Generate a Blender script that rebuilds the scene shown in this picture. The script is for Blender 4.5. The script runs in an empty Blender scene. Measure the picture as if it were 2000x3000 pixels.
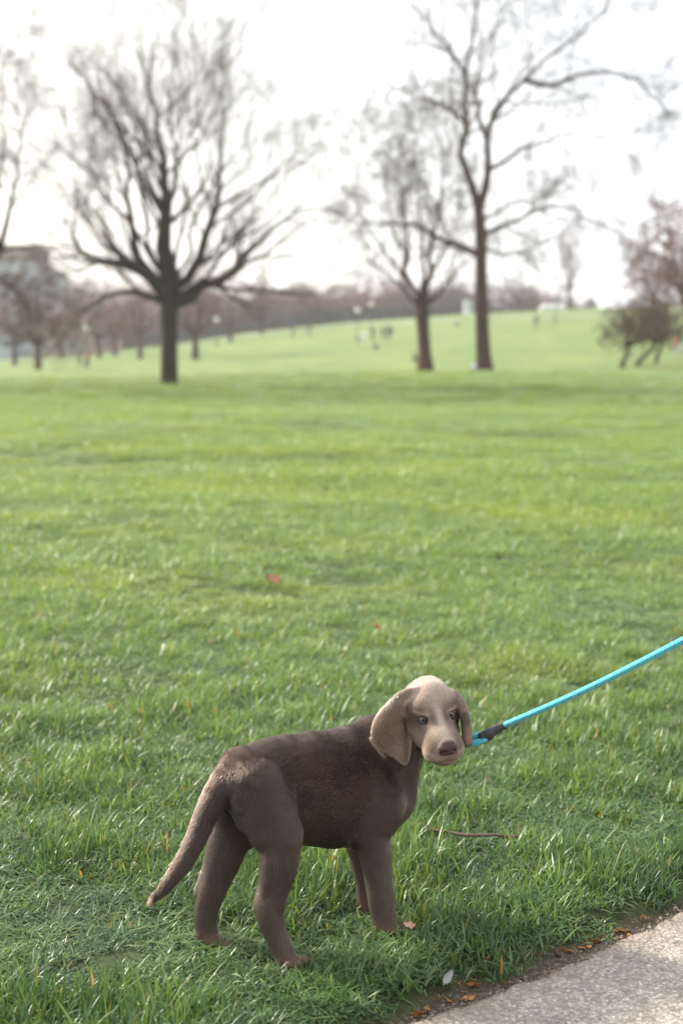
import bpy, math, random
import numpy as np
from mathutils import Vector, Matrix

random.seed(7)
RNG = np.random.default_rng(7)
scn = bpy.context.scene
C = scn.collection
R = math.radians

# ------------------------------------------------------------------ camera
CAM_H, PITCH, F = 1.15, R(6.16), 4166.7
cam_d = bpy.data.cameras.new('camera')
cam_d.lens = 50; cam_d.sensor_width = 36; cam_d.sensor_fit = 'AUTO'
cam_d.clip_start = 0.05; cam_d.clip_end = 6000
cam_d.dof.use_dof = True; cam_d.dof.focus_distance = 2.92; cam_d.dof.aperture_fstop = 3.0
cam = bpy.data.objects.new('camera', cam_d); C.objects.link(cam)
cam.location = (0, 0, CAM_H); cam.rotation_euler = (math.pi/2 - PITCH, 0, 0)
scn.camera = cam

# ------------------------------------------------------------------ sky, sun, exposure
SUN_ELEV, SUN_AZ = R(30), R(-58)          # azimuth measured from +Y towards +X
world = bpy.data.worlds.new('World'); scn.world = world; world.use_nodes = True
wt = world.node_tree; wt.nodes.clear()
wo = wt.nodes.new('ShaderNodeOutputWorld'); wb = wt.nodes.new('ShaderNodeBackground')
sky = wt.nodes.new('ShaderNodeTexSky'); sky.sky_type = 'NISHITA'; sky.sun_disc = False
sky.sun_elevation = SUN_ELEV; sky.sun_rotation = SUN_AZ
sky.air_density = 1.0; sky.dust_density = 4.0; sky.ozone_density = 1.0
# thin bright cloud veil over the blue
wtc = wt.nodes.new('ShaderNodeTexCoord'); wn = wt.nodes.new('ShaderNodeTexNoise')
wn.inputs['Scale'].default_value = 2.2; wn.inputs['Detail'].default_value = 5
wr = wt.nodes.new('ShaderNodeMapRange'); wr.inputs['From Min'].default_value = 0.3; wr.inputs['From Max'].default_value = 0.7
wr.inputs['To Min'].default_value = 0.6; wr.inputs['To Max'].default_value = 1.0
wm = wt.nodes.new('ShaderNodeMix'); wm.data_type = 'RGBA'
wd = wt.nodes.new('ShaderNodeVectorMath'); wd.operation = 'DOT_PRODUCT'
wd.inputs[1].default_value = (math.sin(R(-25))*math.cos(R(8)), math.cos(R(-25))*math.cos(R(8)), math.sin(R(8)))
wr2 = wt.nodes.new('ShaderNodeValToRGB'); wr2.color_ramp.elements[0].position = .80; wr2.color_ramp.elements[0].color = (.79, .81, .84, 1)
wr2.color_ramp.elements[1].position = 1.; wr2.color_ramp.elements[1].color = (1., .96, .88, 1)
wx = wt.nodes.new('ShaderNodeVectorMath'); wx.operation = 'SCALE'; wx.inputs['Scale'].default_value = 9.6
wt.links.new(wtc.outputs['Generated'], wd.inputs[0]); wt.links.new(wd.outputs['Value'], wr2.inputs['Fac'])
wt.links.new(wr2.outputs['Color'], wx.inputs[0]); wt.links.new(wx.outputs[0], wm.inputs['B'])
wt.links.new(wtc.outputs['Generated'], wn.inputs['Vector']); wt.links.new(wn.outputs['Fac'], wr.inputs['Value'])
wt.links.new(wr.outputs['Result'], wm.inputs['Factor']); wt.links.new(sky.outputs['Color'], wm.inputs['A'])
wt.links.new(wm.outputs['Result'], wb.inputs['Color'])
wb.inputs['Strength'].default_value = 0.12
wt.links.new(wb.outputs['Background'], wo.inputs['Surface'])

sd = bpy.data.lights.new('sun', 'SUN'); sd.energy = 4.8; sd.angle = R(5.0); sd.color = (1.0, 0.93, 0.80)
sun = bpy.data.objects.new('sun', sd); C.objects.link(sun)
sdir = Vector((math.sin(SUN_AZ)*math.cos(SUN_ELEV), math.cos(SUN_AZ)*math.cos(SUN_ELEV), math.sin(SUN_ELEV)))
sun.rotation_euler = sdir.to_track_quat('Z', 'Y').to_euler()
sun.location = (-20, 20, 30)
scn.view_settings.view_transform = 'Standard'; scn.view_settings.look = 'None'
scn.view_settings.exposure = 0.9; scn.view_settings.gamma = 1.0

# ------------------------------------------------------------------ geometry of the view
_cp, _sp = math.cos(PITCH), math.sin(PITCH)
def ray(px, py):
    dx = (px-1000)/F; dy = (1500-py)/F
    return np.array([dx, _cp + dy*_sp, -_sp + dy*_cp])
def W(px, py, Y):
    d = ray(px, py); return np.array([0, 0, CAM_H]) + d*(Y/d[1])
def mpp(px, py, Y):                      # metres per photo pixel there
    return (Y/ray(px, py)[1])/F
def sstep(a, b, x):
    t = np.clip((x-a)/(b-a), 0, 1); return t*t*(3-2*t)

def vnoise(x, y, seed=0):                # cheap smooth value noise
    xi = np.floor(x).astype(int); yi = np.floor(y).astype(int); fx = x-xi; fy = y-yi
    fx = fx*fx*(3-2*fx); fy = fy*fy*(3-2*fy)
    def h(a, b):
        n = (a*374761393 + b*668265263 + seed*974634777) & 0x7fffffff
        n = ((n ^ (n >> 13))*1274126177) & 0x7fffffff
        return ((n ^ (n >> 16)) & 0xffff)/65535.0
    return (h(xi, yi)*(1-fx)+h(xi+1, yi)*fx)*(1-fy) + (h(xi, yi+1)*(1-fx)+h(xi+1, yi+1)*fx)*fy
def fbm(x, y, seed=0, o=3):
    s = 0; a = 1; t = 0
    for i in range(o):
        s = s + a*vnoise(x*2**i, y*2**i, seed+i); t += a; a *= .5
    return s/t

# path edge line on the ground (asphalt edge and grass edge), x as a function of y
def ground_hit(px, py):
    d = ray(px, py); t = -CAM_H/d[2]; return np.array([0, 0, CAM_H])+d*t
_pa = np.array([ground_hit(*p) for p in ((1215, 3000), (1330, 2951), (1605, 2836), (1743, 2773), (1875, 2721), (2000, 2681))])
_ga = np.array([ground_hit(*p) for p in ((1140, 3000), (1265, 2925), (1387, 2835), (1617, 2775), (1846, 2680), (2000, 2625))])
pa_fit = np.polyfit(_pa[:, 0], _pa[:, 1], 1); ga_fit = np.polyfit(_ga[:, 0], _ga[:, 1], 1)
def asphalt_y(x): return pa_fit[0]*x + pa_fit[1] + 0.010*np.sin(x*9+1) + .022*(vnoise(x*16, x*0+3.1, 5)-.5) + .012*(vnoise(x*60, x*0+1.1, 6)-.5)
def grass_y(x): return ga_fit[0]*x + ga_fit[1] + 0.015*np.sin(x*7) - .02 + .07*(vnoise(x*9, x*0+.5, 9)-.5) + .04*(vnoise(x*25, x*0+.5, 19)-.5)

_BX = np.array([-1400, -300, 0, 250, 500, 700, 1000, 1400, 1700, 2000, 2500, 3400.])
_BZ = np.array([0.6, 0.6, 0.8, 2.2, 3.9, 6.0, 8.4, 10.4, 11.2, 11.4, 11.6, 12.])
def terrain(x, y):
    x = np.asarray(x, float); y = np.asarray(y, float)
    d = np.hypot(x, y)
    b = 1000 + F*x/np.maximum(y, 1.0); b = np.where(y < 5, np.where(x < 0, -1400, 3400), b)
    A = np.interp(b, _BX, _BZ)
    hill = A*sstep(80, 310, d)
    hill = np.where(d > 320, hill - (d-320)*0.01, hill)
    und = 0.22*np.sin(d/9.5+0.6+x*0.02)*sstep(14, 50, d)*(1-sstep(90, 140, d))
    und = und + 0.35*(fbm(x/28, y/28, 3)-.5)*sstep(8, 40, d)
    near = 0.03*(fbm(x/0.8, y/0.8, 11)-.5)*sstep(0.05, 0.5, y-grass_y(x))
    mid = 0.16*(fbm(x/3., y/2.2, 21)-.5)*sstep(3.6, 8, y)
    tr = 0.38*np.exp(-((x-7)**2/300+(y-80)**2/200))
    z = hill + und + near + mid + tr
    return z - 0.035*(1-sstep(-0.03, 0.16, y-grass_y(x)))*(y < 8)

# ------------------------------------------------------------------ helpers
def tag(o, label=None, cat=None, group=None, kind=None):
    if label: o['label'] = label
    if cat: o['category'] = cat
    if group: o['group'] = group
    if kind: o['kind'] = kind
    return o
def empty(name, loc, label, cat, group=None):
    o = bpy.data.objects.new(name, None); C.objects.link(o); o.location = loc
    o.empty_display_size = .1
    return tag(o, label, cat, group)
def mesh_obj(name, V, faces, mat=None, parent=None, smooth=True, attrs=None, local=True):
    me = bpy.data.meshes.new(name)
    V = np.asarray(V, np.float32)
    if parent is not None and local:
        V = V - np.array(parent.matrix_world.translation if parent.parent else parent.location, np.float32)
    if isinstance(faces, np.ndarray):
        n, k = faces.shape
        me.vertices.add(len(V)); me.vertices.foreach_set('co', V.ravel())
        me.loops.add(n*k); me.loops.foreach_set('vertex_index', faces.astype(np.int32).ravel())
        me.polygons.add(n); me.polygons.foreach_set('loop_start', np.arange(0, n*k, k, dtype=np.int32))
        me.update(calc_edges=True)
    else:
        me.from_pydata(V.tolist(), [], [list(f) for f in faces]); me.update()
    me.polygons.foreach_set('use_smooth', [smooth]*len(me.polygons))
    for nm, (tp, dat) in (attrs or {}).items():
        a = me.attributes.new(nm, tp, 'POINT')
        a.data.foreach_set('color' if 'COLOR' in tp else 'value', np.asarray(dat, np.float32 if tp != 'INT' else np.int32).ravel())
    if mat: me.materials.append(mat)
    o = bpy.data.objects.new(name, me); C.objects.link(o)
    if parent is not None: o.parent = parent
    return o

class NT:
    def __init__(s, name):
        s.m = bpy.data.materials.new(name); s.m.use_nodes = True; s.t = s.m.node_tree; s.t.nodes.clear()
        s.out = s.n('ShaderNodeOutputMaterial')
    def n(s, t, **kw):
        x = s.t.nodes.new(t)
        for k, v in kw.items():
            if k.startswith('_'): setattr(x, k[1:], v)
            else: s.set(x, k.replace('__', ' '), v)
        return x
    def set(s, x, k, v):
        i = x.inputs[k]
        if isinstance(v, bpy.types.NodeSocket): s.t.links.new(v, i)
        else: i.default_value = v
    def link(s, a, b): s.t.links.new(a, b)
    def noise(s, scale, vec=None, detail=4, rough=.5):
        x = s.n('ShaderNodeTexNoise', Scale=scale, Detail=detail, Roughness=rough)
        if vec is not None: s.link(vec, x.inputs['Vector'])
        return x.outputs['Fac']
    def ramp(s, fac, stops):
        x = s.n('ShaderNodeValToRGB'); s.link(fac, x.inputs['Fac']); e = x.color_ramp.elements
        while len(e) < len(stops): e.new(.5)
        for i, (p, c) in enumerate(stops):
            e[i].position = p; e[i].color = (*c, 1)
        return x.outputs['Color']
    def mix(s, f, a, b, mode='MIX'):
        x = s.n('ShaderNodeMix', _data_type='RGBA', _blend_type=mode)
        for k, v in (('Factor', f), ('A', a), ('B', b)):
            if isinstance(v, tuple) and len(v) == 3: v = (*v, 1)
            s.set(x, k, v) if k != 'Factor' else s.set(x, 'Factor', v)
        return x.outputs['Result']
    def math(s, op, a, b=0., c=None):
        x = s.n('ShaderNodeMath', _operation=op)
        for i, v in enumerate((a, b) if c is None else (a, b, c)):
            if isinstance(v, bpy.types.NodeSocket): s.link(v, x.inputs[i])
            else: x.inputs[i].default_value = v
        return x.outputs[0]
    def maprange(s, v, a, b, c=0., d=1.):
        x = s.n('ShaderNodeMapRange'); s.link(v, x.inputs['Value'])
        for k, q in (('From Min', a), ('From Max', b), ('To Min', c), ('To Max', d)): x.inputs[k].default_value = q
        return x.outputs['Result']
    def principled(s, col, rough=.6, bump=None, bd=.01, bs=1., spec=.5, **kw):
        p = s.n('ShaderNodeBsdfPrincipled'); s.set(p, 'Base Color', (*col, 1) if isinstance(col, tuple) and len(col) == 3 else col)
        s.set(p, 'Roughness', rough); s.set(p, 'Specular IOR Level', spec)
        for k, v in kw.items(): s.set(p, k.replace('__', ' '), v)
        if bump is not None:
            b = s.n('ShaderNodeBump', Distance=bd, Strength=bs); s.link(bump, b.inputs['Height']); s.link(b.outputs[0], p.inputs['Normal'])
        s.link(p.outputs[0], s.out.inputs['Surface']); return p

def simple(name, col, rough=.7, var=.15, scale=8., metallic=0.):
    t = NT(name); tc = t.n('ShaderNodeTexCoord').outputs['Object']
    f = t.noise(scale, tc)
    c = t.mix(f, tuple(max(0, x*(1-var)) for x in col), tuple(x*(1+var) for x in col))
    t.principled(c, rough, bump=f, bd=.004, bs=.3, Metallic=metallic); return t.m

# ---- tubes in batch
def tubes(P, Rr, sides=6, cap=False):
    N, K, _ = P.shape
    T = np.gradient(P, axis=1); T /= np.linalg.norm(T, axis=2, keepdims=True)+1e-9
    ref = np.where(np.abs(T[:, :1, 2:3]) > .9, np.array([1., 0, 0]), np.array([0, 0, 1.]))
    ref = np.broadcast_to(ref, T.shape)
    A = np.cross(T, ref); A /= np.linalg.norm(A, axis=2, keepdims=True)+1e-9
    B = np.cross(T, A)
    an = np.arange(sides)*2*math.pi/sides
    V = P[:, :, None, :] + Rr[:, :, None, None]*(np.cos(an)[None, None, :, None]*A[:, :, None, :]+np.sin(an)[None, None, :, None]*B[:, :, None, :])
    V = V.reshape(-1, 3)
    base = (np.arange(N)[:, None, None]*K + np.arange(K-1)[None, :, None])*sides
    j = np.arange(sides)[None, None, :]; j2 = (j+1) % sides
    f = np.stack([base+j, base+j2, base+sides+j2, base+sides+j], -1).reshape(-1, 4)
    return V, f
def resample(pts, K, rad=None):
    p = np.asarray(pts, float); 
    s = np.r_[0, np.cumsum(np.linalg.norm(np.diff(p, axis=0), axis=1))]
    t = np.linspace(0, s[-1], K)
    # catmull-like smoothing through dense linear + averaging
    q = np.stack([np.interp(t, s, p[:, i]) for i in range(3)], 1)
    q2 = q.copy(); q2[1:-1] = (q[:-2]+2*q[1:-1]+q[2:])/4
    if rad is None: return q2
    return q2, np.interp(t, s, rad)
def merge(parts):
    V = []; Fc = []; n = 0
    for v, f in parts:
        V.append(v); Fc.append(f+n); n += len(v)
    return np.concatenate(V), np.concatenate(Fc)

# ---- implicit surfaces: smooth union of tapered capsules, meshed by surface nets
def prim(a, b, ra, rb, k=.02, op='+', lat=None, s=1., flow=None, col=None):
    a = np.asarray(a, float); b = np.asarray(b, float)
    return dict(a=a, b=b, ra=ra, rb=rb, k=k, op=op, lat=None if lat is None else np.asarray(lat, float), s=s, flow=flow, f=None, col=col)
def pdist(p, P):
    if p['f'] is not None: return p['f'](P)
    a, b = p['a'], p['b']; X = P - a; d = b - a
    if p['lat'] is not None:
        l = p['lat']; c = (1/p['s']-1)
        X = X + c*(X@l)[..., None]*l; d = d + c*(d@l)*l
    L = d@d
    t = np.clip((X@d)/L, 0, 1) if L > 1e-12 else np.zeros(X.shape[:-1])
    r = p['ra'] + (p['rb']-p['ra'])*t
    q = np.linalg.norm(X - t[..., None]*d, axis=-1)
    return (q - r)*(min(1, p['s']) if p['lat'] is not None else 1)
def smin(a, b, k):
    h = np.maximum(k-np.abs(a-b), 0)/k
    return np.minimum(a, b)-h*h*k*.25
def net(prims, h, pad=.02):
    lo = np.min([np.minimum(p['a']-p['ra']*max(1, p['s']), p['b']-p['rb']*max(1, p['s'])) for p in prims if p['op'] == '+'], axis=0)-pad
    hi = np.max([np.maximum(p['a']+p['ra']*max(1, p['s']), p['b']+p['rb']*max(1, p['s'])) for p in prims if p['op'] == '+'], axis=0)+pad
    n = np.ceil((hi-lo)/h).astype(int)+1
    G = np.full(n, 0.05, np.float32)
    ax = [lo[i]+h*np.arange(n[i]) for i in range(3)]
    for p in prims:
        m = max(p['ra'], p['rb'])*max(1, p['s']) + p['k'] + 3*h
        l = np.minimum(p['a'], p['b'])-m; u = np.maximum(p['a'], p['b'])+m
        i0 = np.clip(np.floor((l-lo)/h).astype(int), 0, n-1); i1 = np.clip(np.ceil((u-lo)/h).astype(int)+1, 1, n)
        sl = tuple(slice(i0[i], i1[i]) for i in range(3))
        P = np.stack(np.meshgrid(*[ax[i][sl[i]] for i in range(3)], indexing='ij'), -1)
        d = pdist(p, P)
        if p['op'] == '+': G[sl] = smin(G[sl], d, p['k'])
        else: G[sl] = -smin(-G[sl], d, p['k'])
    ins = G < 0
    c = [ins[i:n[0]-1+i, j:n[1]-1+j, k:n[2]-1+k] for i in (0, 1) for j in (0, 1) for k in (0, 1)]
    anyi = np.logical_or.reduce(c); alli = np.logical_and.reduce(c)
    act = np.argwhere(anyi & ~alli)
    off = np.array([(i, j, k) for i in (0, 1) for j in (0, 1) for k in (0, 1)])
    vals = np.stack([G[tuple((act+o).T)] for o in off], 1)
    acc = np.zeros((len(act), 3)); cnt = np.zeros(len(act))
    for i in range(8):
        for j in range(i+1, 8):
            if np.abs(off[i]-off[j]).sum() != 1: continue
            a, b = vals[:, i], vals[:, j]; m = (a < 0) != (b < 0)
            t = np.where(m, a/(np.where(m, a-b, 1)), 0)[:, None]
            acc += np.where(m[:, None], off[i]+(off[j]-off[i])*t, 0); cnt += m
    V = lo + h*(act + acc/cnt[:, None])
    idx = np.full(np.array(n)-1, -1, np.int32); idx[tuple(act.T)] = np.arange(len(act))
    faces = []
    for axn in range(3):
        s0 = [slice(None)]*3; s1 = [slice(None)]*3; s0[axn] = slice(0, -1); s1[axn] = slice(1, None)
        a = ins[tuple(s0)]; b = ins[tuple(s1)]
        e = np.argwhere(a != b)
        o1, o2 = (axn+1) % 3, (axn+2) % 3
        e = e[(e[:, o1] > 0) & (e[:, o2] > 0) & (e[:, o1] < n[o1]-1) & (e[:, o2] < n[o2]-1)]
        q = []
        for (u, v) in ((0, 0), (1, 0), (1, 1), (0, 1)):
            w = e.copy(); w[:, o1] -= 1-u; w[:, o2] -= 1-v; q.append(idx[tuple(w.T)])
        q = np.stack(q, 1)
        flip = ~a[tuple(e.T)]
        q[flip] = q[flip][:, ::-1]
        faces.append(q)
    Fq = np.concatenate(faces)
    return V, Fq
def relax(V, Fq, it=2, lam=.5):
    e = np.concatenate([Fq[:, [0, 1]], Fq[:, [1, 2]], Fq[:, [2, 3]], Fq[:, [3, 0]]])
    for _ in range(it):
        for l in (lam, -lam*1.02):
            s = np.zeros_like(V); c = np.zeros(len(V))
            for i in range(3):
                s[:, i] = np.bincount(e[:, 0], V[e[:, 1], i], len(V)) + np.bincount(e[:, 1], V[e[:, 0], i], len(V))
            c = np.bincount(e[:, 0], minlength=len(V))+np.bincount(e[:, 1], minlength=len(V))
            V = V + l*(s/c[:, None]-V)
    return V

# ------------------------------------------------------------------ ground
def grass_color_nodes(t, tint=None):
    geo = t.n('ShaderNodeNewGeometry').outputs['Position']
    sep = t.n('ShaderNodeSeparateXYZ'); t.link(geo, sep.inputs[0])
    big = t.noise(.55, geo, 3); small = t.noise(5., geo, 3)
    return geo, sep, big, small

t = NT('lawn_ground')
geo, sep, big, small = grass_color_nodes(t)
fine = t.noise(60., geo, 4)
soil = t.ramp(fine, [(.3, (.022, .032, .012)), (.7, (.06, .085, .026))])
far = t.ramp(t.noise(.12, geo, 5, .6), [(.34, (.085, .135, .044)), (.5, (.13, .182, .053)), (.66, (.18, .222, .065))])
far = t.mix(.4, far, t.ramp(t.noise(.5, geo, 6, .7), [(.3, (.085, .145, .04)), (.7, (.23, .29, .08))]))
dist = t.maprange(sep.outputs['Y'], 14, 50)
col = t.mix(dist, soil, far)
# bare dirt strip along the path is real soil
at = t.n('ShaderNodeAttribute', _attribute_name='dirt')
dirtc = t.ramp(t.noise(90., geo, 6, .7), [(.25, (.035, .025, .018)), (.5, (.09, .068, .05)), (.75, (.22, .18, .14))])
col = t.mix(at.outputs['Fac'], col, dirtc)
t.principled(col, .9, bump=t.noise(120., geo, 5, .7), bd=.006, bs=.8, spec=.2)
M_ground = t.m

def build_ground():
    # polar sheet: fine near the camera, coarse towards the horizon
    rr = np.r_[np.arange(0.3, 6, .04), np.geomspace(6, 2500, 260)]
    aa = np.r_[np.linspace(-math.pi, -1.0, 60, endpoint=False), np.linspace(-1.0, 1.0, 420, endpoint=False), np.linspace(1.0, math.pi, 60)]
    RR, AA = np.meshgrid(rr, aa, indexing='ij')
    X = RR*np.sin(AA); Y = RR*np.cos(AA)
    Z = terrain(X, Y)
    V = np.stack([X, Y, Z], -1).reshape(-1, 3)
    n, m = X.shape
    i = np.arange(n-1)[:, None]; j = np.arange(m-1)[None, :]
    f = np.stack([i*m+j, (i+1)*m+j, (i+1)*m+j+1, i*m+j+1], -1).reshape(-1, 4)[:, ::-1]
    c = len(V); V = np.vstack([V, [[0, 0, terrain(0., .01)]]])
    x, y = V[:, 0], V[:, 1]
    dirt = 1-sstep(-.02, .09, y-grass_y(x)); dirt = dirt*(y < 12)
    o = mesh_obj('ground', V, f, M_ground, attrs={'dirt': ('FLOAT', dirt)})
    tag(o, kind='structure')
build_ground()

# asphalt path
t = NT('path_asphalt')
geo = t.n('ShaderNodeNewGeometry').outputs['Position']
vo = t.n('ShaderNodeTexVoronoi', Scale=160.); t.link(geo, vo.inputs['Vector'])
vc = t.n('ShaderNodeSeparateColor'); t.link(vo.outputs['Color'], vc.inputs[0])
stone = t.ramp(vc.outputs[0], [(0., (.22, .195, .175)), (.35, (.37, .335, .295)), (.75, (.49, .455, .40)), (1., (.68, .64, .58))])
gap = t.maprange(vo.outputs['Distance'], .25, .62)
pit = t.maprange(t.noise(38., geo, 3), .52, .66)
col = t.mix(t.math('MULTIPLY', gap, .6), stone, (.24, .21, .19))
col = t.mix(t.math('MULTIPLY', pit, .35), col, (.16, .135, .125))
col = t.mix(.6, col, t.ramp(t.noise(5., geo, 5, .6), [(.3, (.50, .45, .41)), (.7, (.95, .91, .86))]), 'MULTIPLY')
edg = t.n('ShaderNodeAttribute', _attribute_name='edge').outputs['Fac']
en = t.math('ADD', edg, t.math('MULTIPLY', t.math('SUBTRACT', t.noise(14., geo, 5, .7), .5), .16))
col = t.mix(t.maprange(en, .09, .0, 0., .8), col, t.ramp(t.noise(110., geo, 5, .7), [(.3, (.07, .05, .035)), (.55, (.22, .17, .12)), (.75, (.38, .32, .25))]))
hgt = t.math('SUBTRACT', t.math('SUBTRACT', 1., vo.outputs['Distance']), t.math('MULTIPLY', pit, .8))
t.principled(col, .8, bump=hgt, bd=.003, bs=.7, spec=.3)
M_path = t.m
def build_path():
    xs = np.r_[np.linspace(-.4, 2, 700), np.linspace(2.02, 6, 120)]; U = np.linspace(0, 1, 12)
    X, U2 = np.meshgrid(xs, U, indexing='ij')
    ya = asphalt_y(X); Y = ya - U2*3.0
    Y = np.maximum(Y, ya-3.0)
    Z = .006 - .02*(U2 == 0) + 0.004*(fbm(X*4, Y*4, 31)-.5)
    V = np.stack([X, Y, Z], -1).reshape(-1, 3); n, m = X.shape
    i = np.arange(n-1)[:, None]; j = np.arange(m-1)[None, :]
    f = np.stack([i*m+j, (i+1)*m+j, (i+1)*m+j+1, i*m+j+1], -1).reshape(-1, 4)[:, ::-1]
    # thin edge strip so the edge drops over a centimetre rather than 25 cm
    U = np.array([0., .003, .008, .014, .02, .03, .045, .07, .15, .3, .5, .75, 1.])
    X, U2 = np.meshgrid(xs, U, indexing='ij'); Y = asphalt_y(X) - U2*3.
    Z = .007 - .03*(U2 == 0) - .008*(U2 == .003) + 0.004*(fbm(X*4, Y*4, 31)-.5)
    V = np.stack([X, Y, Z], -1).reshape(-1, 3); n, m = X.shape
    j = np.arange(m-1)[None, :]
    f = np.stack([i*m+j, (i+1)*m+j, (i+1)*m+j+1, i*m+j+1], -1).reshape(-1, 4)[:, ::-1]
    tag(mesh_obj('path', V, f, M_path, attrs={'edge': ('FLOAT', (U2*3).ravel())}), kind='structure')
build_path()

# ------------------------------------------------------------------ grass (one object, instanced tufts)
t = NT('grass_blades')
geo, sep, big, small = grass_color_nodes(t)
tint = t.n('ShaderNodeAttribute', _attribute_name='tint').outputs['Fac']
along = t.n('ShaderNodeAttribute', _attribute_name='along').outputs['Fac']
v = t.math('ADD', t.math('MULTIPLY', tint, .5), t.math('MULTIPLY', t.maprange(small, .32, .68), .5))
hue = t.math('FRACT', t.math('MULTIPLY', tint, 13.7))
green = t.ramp(v, [(.10, (0.057, 0.1275, 0.064)), (.4, (0.1235, 0.2295, 0.088)), (.65, (0.19, 0.3162, 0.112)), (.85, (0.2755, 0.408, 0.144))])
green = t.mix(t.maprange(hue, .62, .95, 0, .75), green, (.115, .19, .12))
green = t.mix(t.maprange(hue, .38, .05, 0, .6), green, (0.285, 0.3468, 0.12))
green = t.mix(t.maprange(sep.outputs['Y'], 5.6, 2.4, 0., .85), green, t.mix(1., green, (.50, .60, .50), 'MULTIPLY'))  # near blades darkened: foreground shade put into their colour
yel = t.mix(t.math('MULTIPLY', t.maprange(big, .50, .66), t.maprange(sep.outputs['Y'], 3.6, 6.)), green, (0.2755, 0.3468, 0.104))
yel = t.mix(t.maprange(sep.outputs['Y'], 3.5, 12., 0., .45), yel, (0.285, 0.3978, 0.12))
yel = t.mix(t.maprange(sep.outputs['Y'], 14, 45., 0., .5), yel, (0.2565, 0.3672, 0.152))
dead = t.ramp(t.math('FRACT', t.math('MULTIPLY', tint, 37.)), [(0., (.30, .14, .04)), (.4, (.34, .28, .14)), (1., (.36, .19, .05))])
col = t.mix(t.math('MULTIPLY', t.math('GREATER_THAN', tint, .984), t.math('GREATER_THAN', t.noise(24., geo, 2), .56)), yel, dead)
p = t.n('ShaderNodeBsdfPrincipled'); t.set(p, 'Base Color', col); t.set(p, 'Roughness', .42); t.set(p, 'Specular IOR Level', .55)
tr = t.n('ShaderNodeBsdfTranslucent'); t.link(t.mix(1., col, (1.25, 1.15, .45), 'MULTIPLY'), tr.inputs['Color'])
ms = t.n('ShaderNodeMixShader', Fac=.38); t.link(p.outputs[0], ms.inputs[1]); t.link(tr.outputs[0], ms.inputs[2])
t.link(ms.outputs[0], t.out.inputs['Surface'])
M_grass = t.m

def blades(n, rad, rng, hgt, wid):
    S = 5
    ang = rng.uniform(0, 2*math.pi, n); rr = rad*np.sqrt(rng.uniform(0, 1, n))
    base = np.stack([rr*np.cos(ang), rr*np.sin(ang), np.full(n, -.006)], 1)
    L = hgt*rng.uniform(.45, 1.25, n)
    az = rng.uniform(0, 2*math.pi, n)
    lean0 = rng.uniform(.0, .75, n); bend = rng.gamma(2.0, .68, n)
    pos = np.zeros((n, S, 3)); pos[:, 0] = base; s = np.linspace(0, 1, S)
    for k in range(1, S):
        th = np.minimum(lean0 + bend*(s[k]-.1), 2.3)
        st = (L/(S-1))[:, None]
        d = np.stack([np.sin(th)*np.cos(az), np.sin(th)*np.sin(az), np.cos(th)], 1)
        pos[:, k] = pos[:, k-1] + d*st
    pos[:, :, 2] = np.maximum(pos[:, :, 2], -.006)
    tw = rng.uniform(-.7, .7, n)
    side = np.stack([-np.sin(az+tw), np.cos(az+tw), rng.uniform(-.3, .3, n)], 1)
    w = (wid*rng.uniform(.6, 1.3, n))[:, None]*np.array([.75, 1., .95, .65, .0])[None, :]*.5
    Lf = pos - side[:, None, :]*w[:, :, None]; Rt = pos + side[:, None, :]*w[:, :, None]
    V = np.concatenate([np.stack([Lf[:, :-1], Rt[:, :-1]], 2).reshape(n, -1, 3), pos[:, -1:, :]], 1)
    nv = V.shape[1]; b = (np.arange(n)*nv)[:, None]
    q = []
    for k in range(S-2): q.append(np.concatenate([b+2*k, b+2*k+1, b+2*k+3, b+2*k+2], 1))
    k = 2*(S-2)
    q.append(np.concatenate([b+k, b+k+1, b+k+2, b+k+2], 1))
    tint = np.repeat(rng.uniform(0, 1, n), nv)
    al = np.tile(np.r_[np.repeat(s[:-1], 2), 1.], n)
    return V.reshape(-1, 3), q, tint, al

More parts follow.
